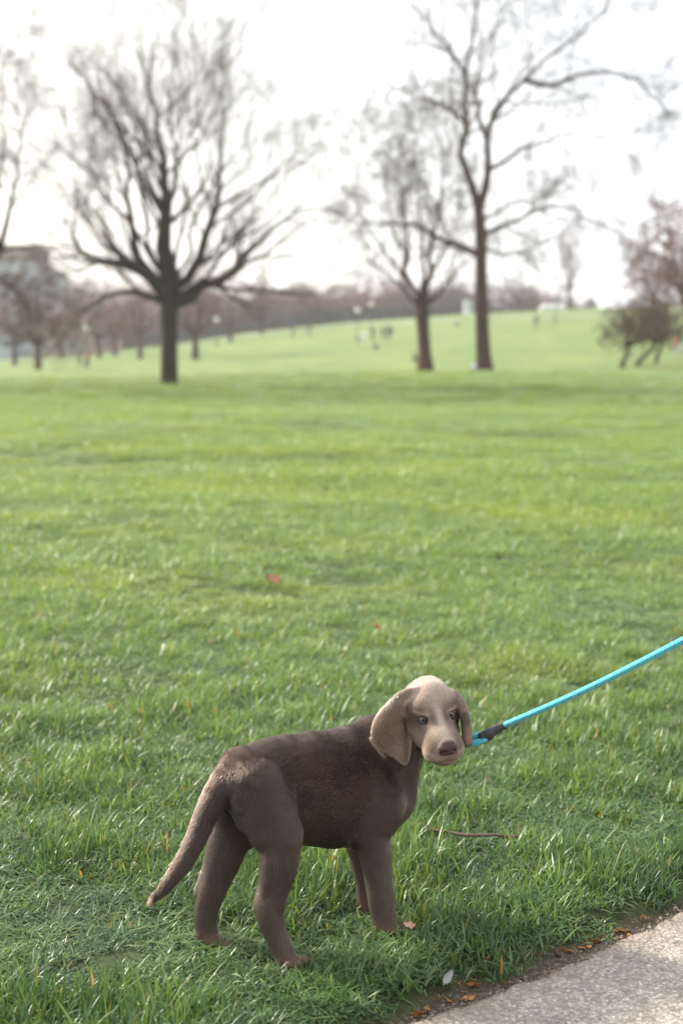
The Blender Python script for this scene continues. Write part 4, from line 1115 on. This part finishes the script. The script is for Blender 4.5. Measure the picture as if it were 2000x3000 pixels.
def build_marquee():
    b = on_ground(1612, 318); o = empty('marquee', b, 'long white marquee on the crest between the tall trunk and the lone tree', 'tent')
    MWh = simple('white_canvas', (.55, .55, .56), .7, .04); w = 5.6
    p = []; box(p, b[0]-w/2, b[0]+w/2, b[1], b[1]+3, b[2]-.2, b[2]+1.5); mesh_obj('wall', *merge(p), MWh, o, smooth=False)
    v = []; f = []
    for i in range(3):
        x0 = b[0]-w/2+i*w/3; x1 = x0+w/3; z = b[2]+1.51; n = len(v)
        v += [[x0, b[1]-.2, z], [x1, b[1]-.2, z], [x1, b[1]+3.2, z], [x0, b[1]+3.2, z], [(x0+x1)/2, b[1]+1.5, z+1.0]]
        f += [(n, n+1, n+4), (n+1, n+2, n+4), (n+2, n+3, n+4), (n+3, n, n+4), (n, n+3, n+2, n+1)]
    mesh_obj('roof', np.array(v), f, MWh, o, smooth=False)
    b = on_ground(1366, 316); o = empty('kiosk', b, 'small white kiosk on the crest just left of the tallest trunk', 'kiosk')
    p = []; box(p, b[0]-.9, b[0]+.9, b[1], b[1]+2.4, b[2]-.2, b[2]+3.6); mesh_obj('wall', *merge(p), MWh, o, smooth=False)
    p = []; box(p, b[0]-1.1, b[0]+1.1, b[1]-.3, b[1]+2.7, b[2]+3.601, b[2]+3.85); mesh_obj('roof', *merge(p), simple('kiosk_roof', (.3, .3, .3), .7), o, smooth=False)
    p = []; box(p, b[0]-.6, b[0]+.6, b[1]-.05, b[1]-.01, b[2]+1.4, b[2]+2.6); mesh_obj('window', *merge(p), simple('kiosk_glass', (.35, .36, .37), .3), o, smooth=False)
build_marquee()

def build_far_path():
    px = np.linspace(380, 2300, 160); Y = 232 + 14*np.sin(px/420.)
    x = (px-1000)/F*Y; V = np.concatenate([np.stack([x, Y+dy, terrain(x, Y+dy)+.06], 1) for dy in (-1.6, 1.6)])
    n = len(px); i = np.arange(n-1); f = np.stack([i, i+1, n+i+1, n+i], 1)
    tag(mesh_obj('path', V, f, simple('far_path_asphalt', (.30, .29, .27), .9)), kind='structure')
build_far_path()

# ------------------------------------------------------------------ lamp posts
def lathe(prof, n=16, c=(0, 0, 0)):
    a = np.arange(n)*2*math.pi/n; V = np.array([[c[0]+r*math.cos(t_), c[1]+r*math.sin(t_), c[2]+z] for r, z in prof for t_ in a])
    f = np.array([[i*n+j, i*n+(j+1) % n, (i+1)*n+(j+1) % n, (i+1)*n+j] for i in range(len(prof)-1) for j in range(n)])
    return V, f
M_iron = simple('lamp_iron', (.05, .06, .06), .5); 
t = NT('lamp_globe_glass'); t.principled((.75, .74, .70), .25, spec=.5); M_globe = t.m
def lamp(px, Y, h, label, src=None):
    b = on_ground(px, Y)
    if src: return clone(src, b, 0, (1, 1, h/4.), label, 'globe lamp posts in the park')
    o = empty('street_lamp', b, label, 'lamp post', 'globe lamp posts in the park')
    mesh_obj('post', lathe([(0, -.2), (.14, -.2), (.14, .5), (.09, .7), (.06, .9), (.05, 3.2), (.09, 3.3), (.05, 3.4), (0, 3.4)])[0]+b, lathe([(0, 0)]*9)[1], M_iron, o)
    prof = [(.001, 3.38)]+[(.32*math.sin(a), 3.72-.33*math.cos(a)) for a in np.linspace(.3, 2.9, 9)]+[(.001, 4.05)]
    V, f = lathe(prof); mesh_obj('globe', V+b, f, M_globe, o)
    V, f = lathe([(.001, 4.03), (.12, 4.04), (.06, 4.12), (.001, 4.2)]); mesh_obj('finial', V+b, f, M_iron, o)
    return o
LP0 = lamp(261, 140, 4., 'globe lamp post between the two left walkers, left of the mossy tree')
lamp(640, 200, 4., 'globe lamp post right of the mossy trunk', LP0)
lamp(1046, 170, 4., 'globe lamp post beside the person in white, left of the forked tree', LP0)
lamp(1086, 215, 4., 'globe lamp post farther up the slope above the standing group', LP0)
lamp(1617, 200, 5.6, 'tall thin lamp post on the slope between tall trunk and leaning trees', LP0)

# ------------------------------------------------------------------ people far away
def person(px, Y, label, jacket, trousers, hair=(.05, .035, .025), pose='walk', face=0., group=None, h=1.72):
    b = on_ground(px, Y)
    o = empty('person', b, label, 'person', group); s = h/1.72
    ca, sa = math.cos(face), math.sin(face)
    def p(x, y, z): return b+np.array([(x*ca-y*sa)*s, (x*sa+y*ca)*s, z*s])
    def c(a, bb, ra, rb, k=.03): return prim(p(*a), p(*bb), ra*s, rb*s, k)
    st = .16 if pose == 'walk' else .03
    if pose == 'sit':
        hip = (0, 0, .16); legs = []
        for sx in (-1, 1): legs += [c((sx*.09, 0, .14), (sx*.12, -.38, .42), .085, .065), c((sx*.12, -.38, .42), (sx*.12, -.62, .06), .06, .045), c((sx*.12, -.64, .05), (sx*.12, -.78, .05), .045, .035)]
        sh = .58; lean = .08
    else:
        hip = (0, 0, .92); legs = []
        for sx in (-1, 1):
            legs += [c((sx*.09, 0, .90), (sx*.1, -sx*st*.7, .50), .09, .062), c((sx*.1, -sx*st*.7, .50), (sx*.1, -sx*st*1.1+.02, .09), .06, .042), c((sx*.1, -sx*st*1.1+.05, .05), (sx*.1, -sx*st*1.1-.13, .045), .045, .035)]
        sh = 1.40; lean = 0
    tz = hip[2]
    coat_ = [c((0, 0, tz+.02), (0, lean*.5, tz+.25), .135, .14, .05), c((0, lean*.5, tz+.25), (0, lean, sh-.04), .14, .15, .05), c((-.14, lean, sh-.02), (.14, lean, sh-.02), .075, .075, .05)]
    for sx in (-1, 1):
        coat_ += [c((sx*.19, lean, sh-.04), (sx*.24, lean+sx*.05, sh-.32), .055, .045), c((sx*.24, lean+sx*.05, sh-.32), (sx*.2, lean-.16+sx*.05, sh-.50), .042, .035)]
    skin = [c((0, lean, sh), (0, lean, sh+.12), .055, .055, .02), c((0, lean-.01, sh+.21), (0, lean-.02, sh+.16), .095, .075, .03), c((0, lean-.11, sh+.17), (0, lean-.10, sh+.20), .018, .014, .01)]
    for sx in (-1, 1): skin += [c((sx*.2, lean-.17+sx*.05, sh-.51), (sx*.2, lean-.22+sx*.05, sh-.57), .035, .028)]
    skin += [dict(q, ra=q['ra']*.7, rb=q['rb']*.7) for q in legs+coat_] + [c((0, lean, sh-.1), (0, lean, sh+.05), .05, .05)]
    hr = [c((0, lean+.025, sh+.25), (0, lean+.035, sh+.20), .095, .09, .03)]
    for nm, pr, col in (('body', skin, (.42, .27, .20)), ('trousers', legs, trousers), ('jacket', coat_, jacket), ('hair', hr, hair)):
        V, f = net(pr, .022, .04); mesh_obj(nm, V, f, simple(nm+'_cloth' if nm != 'body' else 'skin', col, .8, .1, 20), o)
    return o
GP = 'group of people standing on the lawn'
person(243, 150, 'left of two walkers beside the far left lamp post, dark grey coat', (.06, .06, .07), (.05, .05, .06), face=1.2)
person(268, 138, 'walker in a dull red jacket just right of the far left lamp post', (.30, .08, .07), (.05, .055, .07), face=-.5)
person(860, 205, 'left person of the walking pair on the middle slope, dark coat', (.07, .07, .07), (.05, .05, .06), face=.8)
person(907, 205, 'right person of the walking pair on the middle slope, dark blue coat', (.06, .07, .09), (.04, .04, .05), face=-.8)
person(1064, 165, 'person in white standing left of the dark group', (.75, .75, .75), (.6, .62, .65), pose='stand')
person(1091, 172, 'leftmost person in the standing group, black coat', (.03, .035, .04), (.03, .03, .035), pose='stand', group=GP, face=.6)
person(1099, 150, 'person crouching on the grass in front of the standing group', (.05, .055, .06), (.2, .22, .25), pose='sit', group=GP)
person(1119, 174, 'second person from the left in the standing group, black coat', (.035, .04, .04), (.04, .04, .045), pose='stand', group=GP, face=-.7)
person(1132, 172, 'third person from the left in the standing group, grey-green coat', (.07, .08, .07), (.04, .04, .05), pose='stand', group=GP, face=2.)
person(1142, 176, 'rightmost person in the standing group, dark blue coat', (.04, .045, .07), (.06, .05, .05), pose='stand', group=GP, face=3.)
person(1561, 190, 'lone dark figure walking on the slope right of the tallest trunk', (.05, .055, .05), (.05, .05, .05), h=1.85)
person(1966, 128, 'walker in an orange-red jacket and pale trousers at the right border', (.62, .10, .05), (.55, .55, .58), face=1.)
person(1976, 130, 'walker in a dark blue coat beside the one in orange-red', (.05, .05, .10), (.5, .5, .52), face=1.)
person(1386, 92, 'person in a pale blue top sitting on the grass against the tallest trunk', (.45, .55, .72), (.25, .15, .15), pose='sit', face=-.6)
person(1213, 118, 'person in dark clothes sitting behind the forked tree trunk', (.06, .06, .09), (.05, .05, .07), pose='sit', face=1.2)
person(1330, 205, 'person in grey sitting on the slope between the two trunks', (.16, .17, .18), (.12, .13, .14), pose='sit', face=1.4)

# ------------------------------------------------------------------ leash and collar
t = NT('rope_braid')
uv = t.n('ShaderNodeAttribute', _attribute_name='uvr'); su = t.n('ShaderNodeSeparateXYZ'); t.link(uv.outputs['Vector'], su.inputs[0])
U, Vv = su.outputs[0], su.outputs[1]               # U metres along the rope, V turns round it
a1 = t.math('SINE', t.math('MULTIPLY', t.math('ADD', t.math('MULTIPLY', U, 230.), t.math('MULTIPLY', Vv, 8.)), 6.2832))
a2 = t.math('SINE', t.math('MULTIPLY', t.math('SUBTRACT', t.math('MULTIPLY', U, 230.), t.math('MULTIPLY', Vv, 8.)), 6.2832))
wv = t.math('MULTIPLY', a1, a2)
# flecks: short dark and white ticks, two crossing diagonals every 22 mm
ph = t.math('FRACT', t.math('ADD', t.math('MULTIPLY', U, 46.), t.math('MULTIPLY', Vv, 1.)))
ph2 = t.math('FRACT', t.math('SUBTRACT', t.math('MULTIPLY', U, 46.), t.math('MULTIPLY', Vv, 1.)))
l1 = t.math('LESS_THAN', ph, .08); l2 = t.math('LESS_THAN', ph2, .08)
tick = t.math('GREATER_THAN', t.math('SINE', t.math('MULTIPLY', Vv, 6.2832*8)), -.1)
tick2 = t.math('LESS_THAN', t.math('SINE', t.math('MULTIPLY', Vv, 6.2832*8)), .0)
base = t.mix(t.maprange(wv, -1, 1), (.012, .36, .46), (.03, .60, .72))
c = t.mix(t.math('MULTIPLY', l1, tick), base, (.012, .02, .05))
c = t.mix(t.math('MULTIPLY', l2, tick2), c, (.55, .65, .70))
c = t.mix(t.math('MULTIPLY', l2, tick), c, (.012, .02, .05))
t.principled(c, .45, bump=wv, bd=.0006, bs=.9, spec=.5, Sheen__Weight=.3)
M_rope = t.m
def rope(name, P, r, parent, sides=20):
    P = np.asarray(P, float); s = np.r_[0, np.cumsum(np.linalg.norm(np.diff(P, axis=0), axis=1))]
    K = len(P); V, f = tubes(P[None], np.full((1, K), r) if np.isscalar(r) else np.asarray(r)[None], sides)
    # add seam column so the pattern does not smear
    V3 = V.reshape(K, sides, 3); V3 = np.concatenate([V3, V3[:, :1]], 1); S = sides+1
    f = np.array([[k*S+j, k*S+j+1, (k+1)*S+j+1, (k+1)*S+j] for k in range(K-1) for j in range(sides)])
    o = mesh_obj(name, V3.reshape(-1, 3), f, M_rope, parent)
    a = o.data.attributes.new('uvr', 'FLOAT_VECTOR', 'POINT')
    uvr = np.zeros((K, S, 3)); uvr[:, :, 0] = s[:, None]; uvr[:, :, 1] = np.linspace(0, 1, S)[None]
    a.data.foreach_set('vector', uvr.astype(np.float32).ravel()); return o
def curve(pts, K):
    p = np.asarray(pts, float)
    s = np.r_[0, np.cumsum(np.linalg.norm(np.diff(p, axis=0), axis=1))]; tt = np.linspace(0, s[-1], K)
    q = np.stack([np.interp(tt, s, p[:, i]) for i in range(3)], 1)
    for _ in range(max(2, K//12)): q[1:-1] = (q[:-2]+2*q[1:-1]+q[2:])/4
    return q
LB = W(1440, 2146, 2.80)
leash = empty('leash', LB, 'bright turquoise rope leash with dark flecks, pulled tight from the puppy to the right border', 'leash')
A0 = W(1470, 2127, 2.80); A1 = W(2000, 1875, 2.50); A2 = W(2300, 1735, 2.33)
line = [A0+(A1-A0)*q + np.array([0, 0, -.006*math.sin(math.pi*q)]) for q in np.linspace(0, 1, 20)] + [A1+(A2-A1)*q for q in np.linspace(.1, 1, 8)]
rr = .0063
rope('rope', curve(line, 120), rr, leash)
RING = W(1362, 2172, 2.81)
loop = [W(1446, 2140, 2.795), W(1415, 2150, 2.797), W(1395, 2155, 2.80), W(1376, 2160, 2.806), W(1363, 2166, 2.812), W(1358, 2172, 2.808), W(1364, 2178, 2.80), W(1380, 2179, 2.792), W(1400, 2175, 2.788), W(1418, 2166, 2.789), W(1436, 2157, 2.793)]
rope('loop', curve(loop, 60), rr*1.0, leash)
# moulded sleeve
t = NT('sleeve_rubber'); t.principled((.022, .022, .027), .5, bump=t.noise(300., t.n('ShaderNodeTexCoord').outputs['Object'], 3), bd=.0005, bs=.3); M_sleeve = t.m
sp = []
S0, S1, S2, S3 = W(1412, 2161, 2.793), W(1432, 2150, 2.793), W(1452, 2137, 2.797), W(1478, 2124, 2.797)
k0 = mpp(1440, 2146, 2.79)
up = np.array([0, 0, 1.]); 
sp = [prim(S0+up*6*k0, S1+up*5*k0, 12.5*k0, 12.5*k0, .004), prim(S0-up*7*k0, S1-up*5*k0, 12.5*k0, 12.5*k0, .004), prim(S1, S2, 15*k0, 12.5*k0, .006), prim(S2, S3, 11.5*k0, 12*k0, .006)]
V, f = net(sp, .0011, .006); V = relax(V, f, 2)
sleeve = mesh_obj('sleeve', V, f, M_sleeve, leash)
# raised emblem on the sleeve: small paw-like cluster of pads and strokes
em = []
C0 = W(1437, 2141, 2.793) + np.array([0, -.0112, .0036])
ex = (S3-S0)/np.linalg.norm(S3-S0); ez = np.array([0, -.25, .97])
for dx, dz, l in ((0, 2.4, .9), (-2.1, 1.1, .9), (2.1, 1.1, .9), (-1.8, -1.4, .9), (1.8, -1.4, .9), (0, -2.2, .9)):
    c0 = C0+ex*dx*.001+ez*dz*.001; em.append(prim(c0, c0+ex*.0004, .00075, .00075, .0005))
    em.append(prim(c0, C0, .00035, .00035, .0004))
V, f = net(em, .00032, .002); mesh_obj('emblem', V, f, simple('emblem_rubber', (.03, .03, .035), .5), sleeve)
# collar with ring
MC = simple('collar_leather', (.03, .02, .018), .5)
cl = []
def collar():
    ctr = W(1262, 2165, 2.832); k = mpp(1262, 2165, 2.832)
    # ring round the neck, plane tilted across the throat
    axn = (W(1215, 2240, 2.86)-W(1285, 2085, 2.81)); axn /= np.linalg.norm(axn)
    u = np.array([1., 0, 0]); u -= (u@axn)*axn; u /= np.linalg.norm(u); v = np.cross(axn, u)
    P = np.array([ctr + (u*math.cos(a)*82 + v*math.sin(a)*62)*k for a in np.linspace(0, 2*math.pi, 49)[:-1]])
    w = .008; th = .0016; n = len(P); V = []
    for i in range(n):
        rad = P[i]-ctr; rad /= np.linalg.norm(rad)
        V += [P[i]-axn*w-rad*th, P[i]+axn*w-rad*th, P[i]+axn*w+rad*th, P[i]-axn*w+rad*th]
    f = [[i*4+j, i*4+(j+1) % 4, ((i+1) % n)*4+(j+1) % 4, ((i+1) % n)*4+j] for i in range(n) for j in range(4)]
    co = mesh_obj('collar', np.array(V), np.array(f), MC, dog)
    a = np.linspace(0, 2*math.pi, 25); rg = W(1357, 2176, 2.81)
    P = np.array([rg+np.array([math.cos(q)*.0085, .35*math.sin(q)*.0085, math.sin(q)*.0085]) for q in a])
    V, ff = tubes(P[None], np.full((1, 25), .0016), 8)
    mesh_obj('ring', V-DOG_BASE, ff, simple('dark_metal', (.06, .055, .05), .3, .1, 8, 1.), co)
collar()

# ------------------------------------------------------------------ small things on the ground
def leaf_mesh(L, Wd, curl, rng, lobes=0):
    nu, nv = 11, 5; V = []
    for i in range(nu):
        u = i/(nu-1); w = Wd*math.sin(math.pi*min(.98, max(.02, u)))**.7*(1+.25*math.sin(u*lobes*6.28))
        for j in range(nv):
            v = j/(nv-1)*2-1
            V.append((u*L-L/2, v*w, curl*(v*v)*Wd + curl*.8*(u-.5)**2*L + rng.uniform(-.05, .05)*Wd))
    V = np.array(V)
    f = [[i*nv+j, (i+1)*nv+j, (i+1)*nv+j+1, i*nv+j+1] for i in range(nu-1) for j in range(nv-1)]
    lo = V.copy(); lo[:, 2] -= .0006; n = len(V)
    f2 = [[q[3]+n, q[2]+n, q[1]+n, q[0]+n] for q in f]
    rim = [i*nv for i in range(nu)] + [(nu-1)*nv+j for j in range(1, nv)] + [i*nv+nv-1 for i in range(nu-2, -1, -1)] + [j for j in range(nv-2, 0, -1)]
    side = [[rim[k], rim[(k+1) % len(rim)], rim[(k+1) % len(rim)]+n, rim[k]+n] for k in range(len(rim))]
    return np.vstack([V, lo]), np.array(f+f2+side)
rng = np.random.default_rng(8)
def gpoint(px, py, dz=0.):
    g = ground_hit(px, py); g[2] = float(terrain(g[0], g[1]))+dz
    d = ray(px, py); t_ = (g[2]-CAM_H)/d[2]; return np.array([0, 0, CAM_H])+d*t_
leafm = [simple('orange_leaf', (.42, .17, .04), .6, .3, 60), simple('amber_leaf', (.46, .25, .09), .6, .3, 60), simple('brown_leaf', (.26, .13, .06), .7, .3, 60)]
spots = []
for cx, cy, n, sx, sy in ((1817, 2727, 16, 26, 14), (1740, 2750, 5, 18, 8), (1712, 2768, 4, 14, 6), (1870, 2680, 6, 22, 7), (1345, 2885, 10, 24, 12), (1278, 2930, 6, 20, 10), (1372, 2930, 3, 12, 6), (1460, 2795, 4, 26, 8), (1640, 2790, 5, 16, 5), (1665, 2780, 4, 22, 8), (1930, 2650, 5, 30, 8), (1230, 2965, 4, 18, 12), (1475, 2880, 4, 30, 14), (1560, 2850, 4, 40, 12), (1790, 2870, 1, 4, 4), (1930, 2800, 1, 4, 4)):
    for _ in range(n): spots.append((cx+rng.normal(0, sx), cy+rng.normal(0, sy)))
srcs = [leaf_mesh(.016, .006, .5, rng), leaf_mesh(.020, .006, .9, rng), leaf_mesh(.012, .0055, .3, rng)]
dat = []
for i, (px, py) in enumerate(spots):
    p = gpoint(px, py, .006 if (ground_hit(px, py)[1] > asphalt_y(ground_hit(px, py)[0])) else .012)
    if len(dat) < 9:
        o = mesh_obj('fallen_leaf', srcs[i % 3][0], srcs[i % 3][1], leafm[(0, 0, 1, 0, 1, 2, 0, 1, 0)[i % 9]]); dat.append(o.data)
    else:
        o = bpy.data.objects.new('fallen_leaf', dat[int(rng.integers(0, 9))]); C.objects.link(o)
    o.location = p; o.rotation_euler = (rng.normal(0, .35), rng.normal(0, .35), rng.uniform(0, 6.28)); s = rng.uniform(.5, 1.15); o.scale = (s, s, s)
    tag(o, 'small curled orange-brown leaf fallen along the dirt edge of the path', 'leaf', 'fallen leaves along the path edge')
def one_leaf(px, py, L, Wd, mat, lab, dz=.03, rot=(0.3, .2, .5)):
    V, f = leaf_mesh(L, Wd, .5, rng, 2); o = mesh_obj('fallen_leaf', V, f, mat); o.location = gpoint(px, py, dz); o.rotation_euler = rot
    tag(o, lab, 'leaf')
one_leaf(798, 1702, .085, .032, simple('pinkish_leaf', (.42, .20, .12), .6, .3, 40), 'pinkish-brown dry leaf lying in the grass above the puppy\'s back', .06, (.5, .3, .3))
one_leaf(1100, 1838, .055, .016, leafm[0], 'orange leaf standing up in the grass above the puppy\'s head', .06, (.9, .2, 1.2))
one_leaf(1197, 2714, .026, .009, simple('pale_leaf', (.5, .28, .2), .6, .3, 60), 'pale pink leaf in the grass just right of the front paw', .03, (.4, .2, .2))
# feather
V, f = leaf_mesh(.046, .0075, .8, rng); 
o = mesh_obj('feather', V, f, simple('feather_grey', (.30, .29, .28), .8, .35, 90)); o.location = gpoint(1306, 2872, .022); o.rotation_euler = (.55, -.25, 1.1)
tag(o, 'pale grey feather standing at the grass edge beside the path', 'feather')
# sticks
def stick(px, r, lab, dz, fork=None):
    pts = [gpoint(*q, dz) for q in px]; K = 26; q = curve(pts, K); q += np.random.default_rng(3).normal(0, r*.25, q.shape)
    rad = np.full(K, r)*(1+.25*np.random.default_rng(4).normal(0, 1, K)*.5); rad[0] *= .5; rad[-1] *= .4
    o = empty('stick', pts[0], lab, 'stick')
    parts = [tubes(q[None], rad[None], 10)]
    if fork: 
        g = curve([gpoint(*w, dz) for w in fork], 8); parts.append(tubes(g[None], np.full((1, 8), r*.6), 8))
    V, f = merge(parts); m = bark('stick_bark', (.07, .045, .035), (.17, .12, .09))
    mesh_obj('stem', V, f, m, o); return o
stick([(1236, 2430), (1290, 2434), (1350, 2447), (1400, 2448), (1460, 2446), (1522, 2452)], .0038, 'long thin stick lying in the grass right of the puppy', .030, [(1290, 2434), (1262, 2425), (1234, 2412)])
stick([(1516, 2802), (1560, 2800), (1600, 2798), (1636, 2795)], .0065, 'short thick stick lying on the bare dirt beside the path', .007)
# loose grit on the dirt strip
def build_grit():
    rng = np.random.default_rng(12); n = 2600
    x = rng.uniform(-.2, 1.6, n); ya = asphalt_y(x); yg = grass_y(x)
    y = ya - .03 + (yg-ya+.06)*rng.uniform(0, 1, n)**1.3
    z = terrain(x, y); r = .0012+.0016*rng.gamma(1.2, .6, n)
    z = np.where(y < ya, .008, z)
    ico = np.array([[1, 0, 0], [-1, 0, 0], [0, 1, 0], [0, -1, 0], [0, 0, 1], [0, 0, -1.]]); ff = np.array([[0, 2, 4], [2, 1, 4], [1, 3, 4], [3, 0, 4], [2, 0, 5], [1, 2, 5], [3, 1, 5], [0, 3, 5]])
    V = (np.stack([x, y, z+r*.3], 1)[:, None]+ico[None]*(1+rng.normal(0, .3, (n, 6, 1)))*r[:, None, None]*np.array([1, 1, .7])).reshape(-1, 3)
    f = (ff[None]+np.arange(n)[:, None, None]*6).reshape(-1, 3)
    t = NT('grit_stone'); g = t.n('ShaderNodeNewGeometry').outputs['Position']
    t.principled(t.ramp(t.noise(300., g, 2), [(.3, (.08, .06, .045)), (.55, (.18, .14, .11)), (.75, (.34, .29, .24))]), .8)
    tag(mesh_obj('gravel', V, f, t.m, smooth=False), 'fine loose grit and crumbs of stone on the dirt edge', 'gravel', kind='stuff')
build_grit()

# ------------------------------------------------------------------ haze
def build_haze():
    p = []; box(p, -900, 900, -60, 1500, -40, 60)
    t = NT('haze_air'); v = t.n('ShaderNodeVolumePrincipled'); v.inputs['Density'].default_value = HAZE
    v.inputs['Color'].default_value = (.95, .96, 1., 1); v.inputs['Anisotropy'].default_value = .3
    t.link(v.outputs[0], t.out.inputs['Volume'])
    o = mesh_obj('haze', *merge(p), t.m, smooth=False); tag(o, 'thin pale haze over the park', 'haze', kind='stuff')
HAZE = .0004
build_haze()
